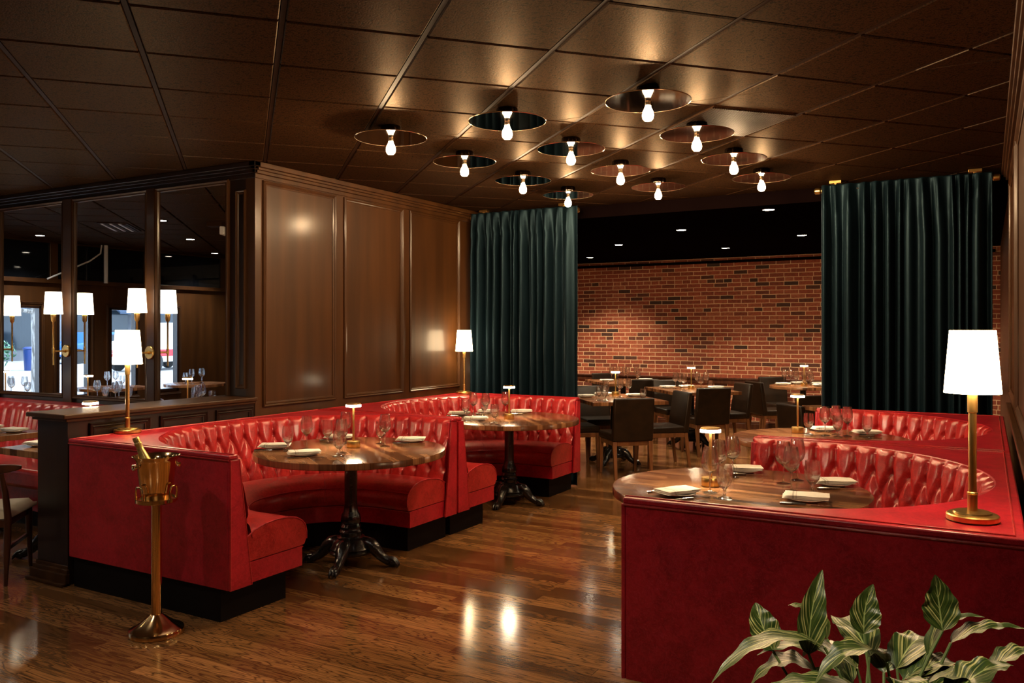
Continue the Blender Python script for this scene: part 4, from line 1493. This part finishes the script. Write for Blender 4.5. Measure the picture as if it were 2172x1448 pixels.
def make_wood_chair():
    root = thing('wooden_chair', '', 'chair')
    # faces +x
    mb = MB()
    nx, ny = 12, 12
    top, bot = [], []
    for i in range(nx + 1):
        for j in range(ny + 1):
            x, y = 0.02 + 0.44 * i / nx, (j / ny - 0.5)
            wd = 0.42 + 0.06 * (i / nx)
            e = min(1, min(i, nx - i) / 2.0, min(j, ny - j) / 2.0)
            top.append((x, y * wd, 0.425 + 0.04 * math.sqrt(max(0, 1 - (1 - e) ** 2)) - 0.02 * (1 - i / nx)))
            bot.append((x, y * wd, 0.405 - 0.0 * e))
    n = len(top)
    fs = []
    for i in range(nx):
        for j in range(ny):
            a = i * (ny + 1) + j
            fs += [(a, a + ny + 1, a + ny + 2, a + 1), (n + a, n + a + 1, n + a + ny + 2, n + a + ny + 1)]
    per = [i * (ny + 1) for i in range(nx)] + [nx * (ny + 1) + j for j in range(ny)] + [i * (ny + 1) + ny for i in range(nx, 0, -1)] + [j for j in range(ny, 0, -1)]
    for k in range(len(per)):
        a, b = per[k], per[(k + 1) % len(per)]
        fs.append((a, b, n + b, n + a))
    mb.add(top + bot, fs)
    mb.build('seat', M['cream'], root, angle=60)
    mb = MB()
    for s in (-1, 1):
        mb.box(0.03, 0.43, s * 0.19 - 0.012, s * 0.19 + 0.012, 0.35, 0.405)
        mb.box(0.03, 0.43, s * 0.19 - 0.01, s * 0.19 + 0.01, 0.20, 0.225)
    mb.box(0.02, 0.045, -0.19, 0.19, 0.35, 0.40)
    mb.box(0.415, 0.44, -0.19, 0.19, 0.35, 0.405)
    mb.build('seat_rail', M['wood_leg'], root, smooth=False, bevel=0.004)
    for s in (-1, 1):
        MB().tube([(-0.03, s * 0.205, 0.0), (0.0, s * 0.205, 0.25), (0.01, s * 0.205, 0.42), (-0.02, s * 0.20, 0.58), (-0.055, s * 0.19, 0.70)], [0.011, 0.02, 0.021, 0.018, 0.013], 12).build('leg', M['wood_leg'], root, angle=60)
        MB().tube([(0.44, s * 0.205, 0.0), (0.425, s * 0.20, 0.25), (0.42, s * 0.20, 0.41)], [0.011, 0.019, 0.021], 12).build('leg', M['wood_leg'], root, angle=60)
    mb = MB()
    prof = []
    for k in range(21):
        y = (k / 20 - 0.5) * 0.56
        x = -0.065 + 0.10 * (y / 0.28) ** 2 - 0.02
        hh = 0.03 * math.sqrt(max(0.12, 1 - (abs(y) / 0.285) ** 4))
        prof.append((x, y, hh))
    vs_ = []
    for (x, y, hh) in prof:
        vs_ += [(x - 0.011, y, 0.725 - hh), (x + 0.011, y, 0.725 - hh), (x + 0.011, y, 0.725 + hh), (x - 0.011, y, 0.725 + hh)]
    fs = []
    for k in range(20):
        for q in range(4):
            q2 = (q + 1) % 4
            fs.append((k * 4 + q, k * 4 + q2, k * 4 + 4 + q2, k * 4 + 4 + q))
    fs += [(0, 1, 2, 3), (83, 82, 81, 80)]
    mb.add(vs_, fs)
    mb.build('backrest', M['wood_leg'], root, bevel=0.004, angle=50)
    return root


wk_ = Kit(make_wood_chair)
wk_.put((-5.44, 2.82, 0), R(133), 'dark wooden chair with cream seat at the left edge, beside the partition column', 'wooden chairs of the alcove')
for (x, y, rz, lb) in ((-8.75, 2.72, R(95), 'wooden chair before the banquette, seen in the middle mirror'), (-7.0, 2.62, R(88), 'wooden chair before the left-edge table, seen in the right mirror'),
                       (-10.5, 2.75, R(85), 'wooden chair before the banquette, seen in the left mirror'), (-9.50, 0.58, R(175), 'wooden chair at the window table, seen in the right mirror')):
    wk_.put((x, y, 0), rz, lb, 'wooden chairs of the alcove')


# ------------------------------------------------------------------ curtains
def curtain(name, label, x0, x1, y, ztop, folds, seed, group=None):
    rr = random.Random(seed)
    root = thing(name, label, 'curtain', ((x0 + x1) / 2, y, 0), 0, group)
    w = x1 - x0
    nx, nz = folds * 14, 60
    cuts = [0.0]
    for k in range(folds):
        cuts.append(cuts[-1] + rr.uniform(0.45, 1.6))
    cuts = [c / cuts[-1] for c in cuts]
    amps = [rr.uniform(0.4, 1.2) for _ in range(folds)]
    leans = [rr.uniform(-0.02, 0.02) for _ in range(folds + 1)]
    leans[0] = leans[-1] = 0
    pin = [rr.uniform(0.10, 0.22) for _ in range(folds)]
    vs_ = []
    for i in range(nx + 1):
        g = i / 14.0
        k = min(int(g), folds - 1)
        ph = g - k
        for j in range(nz + 1):
            zt = (j / nz) ** 1.35           # 0 at top
            z = (ztop - 0.01) * (1 - zt) + 0.012
            dtop = ztop - z
            spread = min(1.0, dtop / 1.6)
            x = cuts[k] + (cuts[k + 1] - cuts[k]) * ph
            xs = x * w - w / 2 + (leans[k] * (1 - ph) + leans[k + 1] * ph) * min(1, dtop / 0.5) * 1.2
            a = (0.014 if dtop < 0.02 else 0.014 + 0.048 * min(1.0, dtop / (pin[k] + 0.25)))
            fold = math.sin(2 * PI * ph)
            sharp = math.copysign(abs(fold) ** 0.8, fold)
            yy = -a * amps[k] * sharp
            # pinched pleat near the top
            if dtop < pin[k] + 0.05:
                q = max(0.0, 1 - abs(ph - 0.25) / 0.09)
                yy -= 0.03 * q * min(1, dtop / 0.05)
            yy -= 0.035
            yy += 0.010 * mnoise.noise(Vector((xs * 5, z * 1.3, seed)))
            if z < 0.25:
                yy -= 0.05 * (1 - z / 0.25) * rr.uniform(0.95, 1.05)
                xs += 0.02 * (1 - z / 0.25) * (1 if xs > 0 else -1)
            vs_.append((xs, yy, z))
    fs_ = [(i * (nz + 1) + j, (i + 1) * (nz + 1) + j, (i + 1) * (nz + 1) + j + 1, i * (nz + 1) + j + 1) for i in range(nx) for j in range(nz)]
    o = MB().add(vs_, fs_).build('velvet_panel', M['velvet'], root, angle=180)
    sm = o.modifiers.new('thickness', 'SOLIDIFY')
    sm.thickness = 0.006
    sm.offset = 0
    return root


def rod(x0, x1, y, z, label):
    root = thing('curtain_rod', label, 'curtain rod', ((x0 + x1) / 2, y, z), 0, None)
    w = (x1 - x0) / 2
    MB().tube([(-w, 0, 0), (w, 0, 0)], 0.014, 14).build('pole', M['iron'], root)
    for s in (-1, 1):
        mb = MB().lathe([(0.0, -0.028), (0.016, -0.028), (0.026, -0.02), (0.028, -0.004), (0.028, 0.02), (0.022, 0.026), (0.018, 0.03), (0.018, 0.045), (0.0, 0.045)], 20)
        mb.xf(Matrix.Translation((s * w, 0, 0)) @ Matrix.Rotation(-s * PI / 2, 4, 'Y') @ Matrix.Translation((0, 0, -0.02)))
        mb.build('finial', M['brass'], root, angle=40)
        xo = s * (w - 0.13)
        mb = MB().box(xo - 0.05, xo + 0.05, -0.03, 0.03, CEIL - z - 0.026, CEIL - z - 0.001)
        mb.box(xo - 0.012, xo + 0.012, -0.012, 0.012, 0.0, CEIL - z - 0.02)
        mb.build('bracket', M['brass'], root, smooth=False, bevel=0.003)
    return root


YC = 7.74
curtain('curtain', 'narrow teal velvet curtain hanging behind the back left booth', -4.89, -3.62, YC, 2.845, 13, 3)
rod(-4.88, -3.66, YC, 2.805, 'brass curtain rod above the narrow teal curtain')
curtain('curtain', 'wide teal velvet curtain hanging behind the back right booth', -1.26, 0.035, YC, 2.845, 14, 11)
rod(-1.28, 0.045, YC, 2.805, 'brass curtain rod above the wide teal curtain by the right wall')

# ------------------------------------------------------------------ champagne stand, bucket and bottle
sx_, sy_ = -3.765, 2.87
root = thing('bucket_stand', 'polished brass pedestal stand holding the champagne bucket on the wooden floor', 'stand', (sx_, sy_, 0))
MB().lathe([(0.0, 0.0), (0.134, 0.0), (0.137, 0.004), (0.137, 0.024), (0.134, 0.030), (0.118, 0.036), (0.080, 0.060), (0.045, 0.088), (0.028, 0.102), (0.0, 0.102)], 64).build('base', M['brass_shiny'], root, angle=30)
MB().lathe([(0.026, 0.10), (0.0255, 0.69), (0.0, 0.69)], 28).build('pole', M['brass_shiny'], root)
MB().lathe([(0.0, 0.685), (0.098, 0.685), (0.104, 0.690), (0.104, 0.706), (0.100, 0.708), (0.096, 0.700), (0.0, 0.700)], 56).build('tray', M['brass_shiny'], root, angle=30)
for k in range(3):
    a0 = R(-97 - 120 * k)
    pts = []
    for (da, z) in ((-0.36, 0.705), (-0.36, 0.745), (-0.30, 0.765), (-0.2, 0.772), (0.2, 0.772), (0.30, 0.765), (0.36, 0.745), (0.36, 0.705)):
        pts.append((0.099 * math.cos(a0 + da), 0.099 * math.sin(a0 + da), z))
    MB().tube(pts, 0.005, 10).build('guard_rail', M['brass_shiny'], root)
root = thing('champagne_bucket', 'polished brass ice bucket resting in the pedestal stand', 'bucket', (sx_, sy_, 0.701))
MB().lathe([(0.0, 0.0), (0.072, 0.0), (0.076, 0.004), (0.098, 0.195), (0.104, 0.208), (0.117, 0.222), (0.119, 0.226), (0.116, 0.227), (0.101, 0.211), (0.094, 0.195), (0.073, 0.008), (0.0, 0.006)], 56).build('bowl', M['brass_shiny'], root, angle=40)
for s in (0, PI):
    a = R(248) + s
    ca, sa = math.cos(a), math.sin(a)
    mb = MB()
    mb.tube([((0.094 + o_) * ca - q * sa, (0.094 + o_) * sa + q * ca, z) for (o_, q, z) in ((0.0, -0.028, 0.178), (0.016, -0.03, 0.178), (0.018, -0.024, 0.168), (0.018, 0.0, 0.160), (0.018, 0.024, 0.168), (0.016, 0.03, 0.178), (0.0, 0.028, 0.178))], 0.006, 10)
    mb.build('handle', M['brass_shiny'], root)
ax = Vector((-0.40 * 0.87, -0.40 * 0.49, 0.92)).normalized()
root = thing('champagne_bottle', 'champagne bottle with gold foil neck leaning in the brass bucket', 'bottle', (sx_ + 0.012, sy_ + 0.010, 0.728))
rotm = Vector((0, 0, 1)).rotation_difference(ax).to_matrix().to_4x4()
MB().lathe([(0.0, 0.0), (0.040, 0.0), (0.042, 0.006), (0.042, 0.10), (0.040, 0.13), (0.033, 0.16)], 28).xf(rotm).build('body', M['bottle_glass'], root)
MB().lathe([(0.036, 0.148), (0.031, 0.175), (0.023, 0.215), (0.018, 0.25), (0.0165, 0.275), (0.019, 0.279), (0.019, 0.287), (0.0165, 0.290), (0.0175, 0.305), (0.016, 0.318), (0.0, 0.320)], 28).xf(rotm).build('foil_neck', M['bottle'], root, angle=40)

# ------------------------------------------------------------------ plant
px_, py_ = -0.16, 1.60
root = thing('potted_plant', 'leafy green plant with cream-streaked leaves before the red booth side', 'plant', (px_, py_, 0))
MB().lathe([(0.0, 0.0), (0.12, 0.0), (0.125, 0.01), (0.155, 0.62), (0.16, 0.64), (0.16, 0.66), (0.147, 0.66), (0.145, 0.62), (0.14, 0.60), (0.0, 0.60)], 40).build('planter', M['planter'], root, angle=40)
MB().lathe([(0.0, 0.615), (0.144, 0.61)], 32).build('soil', M['soil'], root)


def leaf(base, mid, tip, width, seed, fold=0.25, twist=0.0, up=None):
    rr = random.Random(seed)
    b, m, e = Vector(base), Vector(mid), Vector(tip)
    n, mcols = 22, 8
    mb = MB()
    uvs = []
    crv = []
    for i in range(n + 1):
        t_ = i / n
        crv.append(b * (1 - t_) ** 2 + m * 2 * t_ * (1 - t_) + e * t_ * t_)
    for i in range(n + 1):
        t_ = i / n
        d = (crv[min(i + 1, n)] - crv[max(i - 1, 0)]).normalized()
        upv = Vector((0, 0, 1)) if up is None else Vector(up)
        sd = d.cross(upv)
        if sd.length < 1e-3:
            sd = Vector((1, 0, 0))
        sd.normalize()
        nr = sd.cross(d).normalized()
        if twist:
            q = Matrix.Rotation(twist * t_, 3, d)
            sd = q @ sd
            nr = q @ nr
        wdt = width * (math.sin(PI * min(1, t_ ** 0.72)) ** 0.85) * (1 - 0.25 * t_) + 0.0008
        wave = 0.10 * width
        for k in range(mcols + 1):
            s_ = (k / mcols - 0.5) * 2
            rip = wave * math.sin(t_ * 26 + seed + (1.5 if s_ > 0 else 0)) * abs(s_) ** 2 * math.sin(PI * t_)
            pnt = crv[i] + sd * (s_ * wdt) + nr * (fold * wdt * abs(s_) ** 1.3 + rip)
            mb.v.append(tuple(pnt))
            uvs.append((s_, t_))
    for i in range(n):
        for k in range(mcols):
            a = i * (mcols + 1) + k
            mb.f.append((a, a + 1, a + mcols + 2, a + mcols + 1))
    mb.uv = uvs
    lo = mb.build('leaf', M['leaf'], root, angle=180)
    # petiole
    g = Vector((rr.uniform(-0.05, 0.05), rr.uniform(-0.05, 0.05), 0.605))
    mids = (g + b) / 2 + Vector(((b.x - g.x) * -0.15, (b.y - g.y) * -0.15, 0.05))
    pts = [g * (1 - q) ** 2 + mids * 2 * q * (1 - q) + b * q * q for q in [k / 8 for k in range(9)]]
    MB().tube(pts, [0.0032] * 5 + [0.0026] * 4, 6).build('petiole', M['stem'], lo)
    return lo


Rv = Vector((0.8692, 0.4944, 0))      # to the right in plan
Fv = Vector((-0.4944, 0.8692, 0))     # away in plan


def lp(r, f, z):
    return Rv * r + Fv * f + Vector((0, 0, z))


UPC = tuple(-Fv * 0.9 + Vector((0, 0, 0.45)))
# (base, mid, tip, half width, fold, up) in plan-right / away / height
for k, (b, m, e, w, fo, up) in enumerate([
    (lp(0.100, -0.01, 1.055), lp(0.104, 0.01, 1.10), lp(0.092, 0.0, 1.150), 0.036, 0.15, UPC),
    (lp(-0.02, 0.03, 1.035), lp(-0.02, 0.04, 1.075), lp(0.005, 0.05, 1.118), 0.030, 0.25, UPC),
    (lp(-0.13, 0.0, 1.01), lp(-0.13, 0.0, 1.09), lp(-0.095, 0.03, 1.150), 0.027, 0.4, UPC),
    (lp(-0.11, -0.02, 1.03), lp(-0.22, -0.04, 1.09), lp(-0.315, -0.06, 0.985), 0.030, 0.2, None),
    (lp(-0.02, -0.06, 1.02), lp(-0.09, -0.09, 1.09), lp(-0.155, -0.10, 1.00), 0.034, 0.25, None),
    (lp(-0.08, -0.08, 0.985), lp(-0.17, -0.10, 1.02), lp(-0.26, -0.10, 0.975), 0.034, 0.15, None),
    (lp(-0.16, -0.10, 0.965), lp(-0.22, -0.14, 1.00), lp(-0.29, -0.16, 0.90), 0.038, 0.2, None),
    (lp(-0.05, -0.14, 0.93), lp(-0.06, -0.17, 1.00), lp(-0.085, -0.20, 0.985), 0.032, 0.3, UPC),
    (lp(-0.045, -0.16, 0.92), lp(-0.02, -0.18, 0.97), lp(0.0, -0.20, 0.99), 0.024, 0.5, UPC),
    (lp(0.05, -0.10, 0.95), lp(0.10, -0.12, 1.05), lp(0.17, -0.10, 1.03), 0.045, 0.2, None),
    (lp(0.06, -0.16, 0.92), lp(0.13, -0.18, 1.02), lp(0.20, -0.16, 0.96), 0.050, 0.2, None),
    (lp(0.09, 0.02, 1.0), lp(0.11, 0.02, 1.08), lp(0.18, 0.0, 1.075), 0.026, 0.3, None),
    (lp(0.12, 0.0, 1.03), lp(0.17, -0.01, 1.07), lp(0.235, -0.03, 1.065), 0.028, 0.3, None),
    (lp(0.16, -0.05, 1.0), lp(0.20, -0.06, 1.05), lp(0.25, -0.06, 1.03), 0.03, 0.3, None),
    (lp(-0.18, 0.04, 1.0), lp(-0.20, 0.06, 1.05), lp(-0.20, 0.08, 1.075), 0.03, 0.3, UPC),
    (lp(-0.06, 0.10, 1.0), lp(-0.08, 0.12, 1.06), lp(-0.12, 0.14, 1.05), 0.035, 0.2, None),
    (lp(0.02, -0.18, 0.90), lp(0.05, -0.22, 0.98), lp(0.10, -0.25, 0.93), 0.042, 0.2, None),
    (lp(-0.10, -0.16, 0.90), lp(-0.15, -0.20, 0.96), lp(-0.20, -0.22, 0.89), 0.040, 0.2, None),
]):
    leaf(b, m, e, w, 100 + k, fo, 0.0, up)
for k in range(38):
    a = rnd.uniform(0, 2 * PI)
    r0, r1 = rnd.uniform(0.04, 0.12), rnd.uniform(0.17, 0.25)
    z0 = rnd.uniform(0.84, 0.985)
    b = (r0 * math.cos(a), r0 * math.sin(a), z0)
    m = ((r0 + r1) / 2 * math.cos(a), (r0 + r1) / 2 * math.sin(a), z0 + 0.06)
    e = (min(r1 * math.cos(a), 0.25), r1 * math.sin(a), z0 + rnd.uniform(-0.08, 0.02))
    leaf(b, m, e, rnd.uniform(0.030, 0.045), 300 + k, 0.2)

# ------------------------------------------------------------------ the street outside (seen in the mirrors)
structure(MB().box(-60, XW - 0.12, -40, 14, -0.12, -0.02).build('floor_street', M['pavement'], smooth=False))
root = thing('street_building', 'grey building facade across the street, seen in the mirrors', 'building', (-44, -16, 0), R(0))
MB().box(-4, 0, -22, 22, -0.02, 12).build('facade', M['facade'], root, smooth=False)
for k in range(9):
    y = -20 + k * 4.6
    MB().box(0, 0.1, y, y + 3.4, 0.6, 3.2).build('shop_window', M['shop_glass'], root, smooth=False)
for k in range(4):
    mb = MB().add([(0, -18 + k * 9.2, 3.4), (0, -14 + k * 9.2, 3.4), (1.4, -14 + k * 9.2, 2.6), (1.4, -18 + k * 9.2, 2.6), (0, -18 + k * 9.2, 3.3), (0, -14 + k * 9.2, 3.3), (1.4, -14 + k * 9.2, 2.5), (1.4, -18 + k * 9.2, 2.5)],
                  [(0, 1, 2, 3), (4, 7, 6, 5), (0, 4, 5, 1), (1, 5, 6, 2), (2, 6, 7, 3), (3, 7, 4, 0)])
    mb.build('awning', M['awning'], root, smooth=False)
root = thing('litter_bin', 'navy ribbed litter bin on the pavement, seen in the left mirror', 'bin', (-33.0, -10.2, -0.02))
MB().lathe([(0.0, 0.0), (0.34, 0.0), (0.38, 0.85), (0.0, 0.85)], 48, mod=lambda a, z: 1 + 0.03 * math.sin(a * 24)).build('body', M['bin_blue'], root, angle=60)
MB().lathe([(0.39, 0.84), (0.41, 0.86), (0.39, 0.90), (0.30, 0.94), (0.28, 0.90), (0.39, 0.84)], 40).build('rim', M['bin_blue'], root)
root = thing('shrub', 'pale green leafy shrub beside the navy bin, seen in the left mirror', 'shrub', (-33.6, -9.0, -0.02))
mb = MB()
for k in range(260):
    d = Vector((rnd.gauss(0, 1), rnd.gauss(0, 1), rnd.gauss(0, 1))).normalized() * rnd.uniform(0.3, 0.6)
    c = Vector((d.x * 1.2, d.y * 1.2, 0.75 + d.z))
    u_ = Vector((rnd.gauss(0, 1), rnd.gauss(0, 1), rnd.gauss(0, 1))).normalized()
    w_ = u_.orthogonal().normalized()
    mb.add([c - u_ * 0.13, c - w_ * 0.06 + u_.cross(w_) * 0.02, c + u_ * 0.13, c + w_ * 0.06 + u_.cross(w_) * 0.02], [(0, 1, 2, 3)])
mb.build('foliage', M['shrub'], root, angle=10)
MB().tube([(0, 0, 0), (0.02, 0, 0.6)], 0.04, 8).build('stem', M['bark'], root)
root = thing('street_tree', 'pale trunked street tree outside the windows, seen in the mirrors', 'tree', (-18.6, -1.75, -0.02))
MB().tube([(0, 0, 0), (0.03, 0.02, 1.2), (0.0, 0.05, 2.4), (0.05, 0, 3.6)], [0.13, 0.10, 0.09, 0.07], 12).build('trunk', M['bark'], root)
MB().tube([(0.0, 0.04, 2.0), (0.2, 0.9, 2.1), (0.4, 1.9, 2.5)], [0.05, 0.03, 0.015], 8).build('branch', M['bark'], root)
mb = MB()
for k in range(420):
    d = Vector((rnd.gauss(0, 1), rnd.gauss(0, 1), rnd.gauss(0, 0.6))).normalized() * rnd.uniform(0.5, 1.6)
    c = Vector((d.x, d.y, 3.5 + d.z))
    u_ = Vector((rnd.gauss(0, 1), rnd.gauss(0, 1), rnd.gauss(0, 1))).normalized()
    w_ = u_.orthogonal().normalized()
    mb.add([c - u_ * 0.14, c - w_ * 0.07, c + u_ * 0.14, c + w_ * 0.07], [(0, 1, 2, 3)])
mb.build('foliage', M['shrub'], root, angle=10)


def vehicle(name, label, loc, rz, paint, lower, L_, H_, cab):
    r = thing(name, label, 'vehicle', loc, rz)
    prof = [(-L_ / 2, 0.35), (L_ / 2, 0.35), (L_ / 2, H_ * 0.55), (L_ / 2 - 0.15, H_ * 0.60), (L_ / 2 - cab, H_ * 0.66), (L_ / 2 - cab - 0.6, H_), (-L_ / 2 + 0.25, H_), (-L_ / 2, H_ * 0.6)]
    m = MB()
    n = len(prof)
    m.add([(x, -0.9, z) for x, z in prof] + [(x, 0.9, z) for x, z in prof], [tuple(range(n)), tuple(reversed(range(n, 2 * n)))] + [(k, (k + 1) % n, n + (k + 1) % n, n + k) for k in range(n)])
    m.build('body', paint, r, smooth=False, bevel=0.08, bseg=3)
    m = MB().box(-L_ / 2 - 0.01, L_ / 2 + 0.01, -0.91, 0.91, H_ * 0.30, H_ * 0.45)
    m.build('side_stripe', lower, r, smooth=False, bevel=0.02)
    m = MB().box(-L_ / 2 + 0.3, L_ / 2 - cab - 0.5, -0.91, 0.91, H_ * 0.68, H_ * 0.92)
    m.build('side_window', M['shop_glass'], r, smooth=False)
    m = MB()
    for k in range(5):
        m.box(L_ / 2, L_ / 2 + 0.03, -0.6, 0.6, H_ * 0.36 + k * 0.07, H_ * 0.36 + k * 0.07 + 0.035)
    m.build('grille', M['white_paint'], r, smooth=False)
    for (x, y) in ((L_ / 2 - 0.8, -0.85), (L_ / 2 - 0.8, 0.85), (-L_ / 2 + 0.8, -0.85), (-L_ / 2 + 0.8, 0.85)):
        m = MB().lathe([(0.0, -0.1), (0.34, -0.1), (0.36, -0.07), (0.36, 0.07), (0.34, 0.1), (0.0, 0.1)], 28)
        m.xf(Matrix.Translation((x, y, 0.36)) @ Matrix.Rotation(PI / 2, 4, 'X'))
        m.build('wheel', M['tyre'], r)
    return r


vehicle('pickup_truck', 'red and white vehicle parked across the street, seen in the right mirror', (-29.2, -13.2, -0.02), R(75), M['white_paint'], M['red_paint'], 4.6, 1.9, 1.3)
vehicle('car', 'blue car parked across the street, seen in the left mirror', (-38.5, -16.2, -0.02), R(85), M['blue_paint'], M['white_paint'], 4.2, 1.5, 1.1)

bpy.context.view_layer.update()
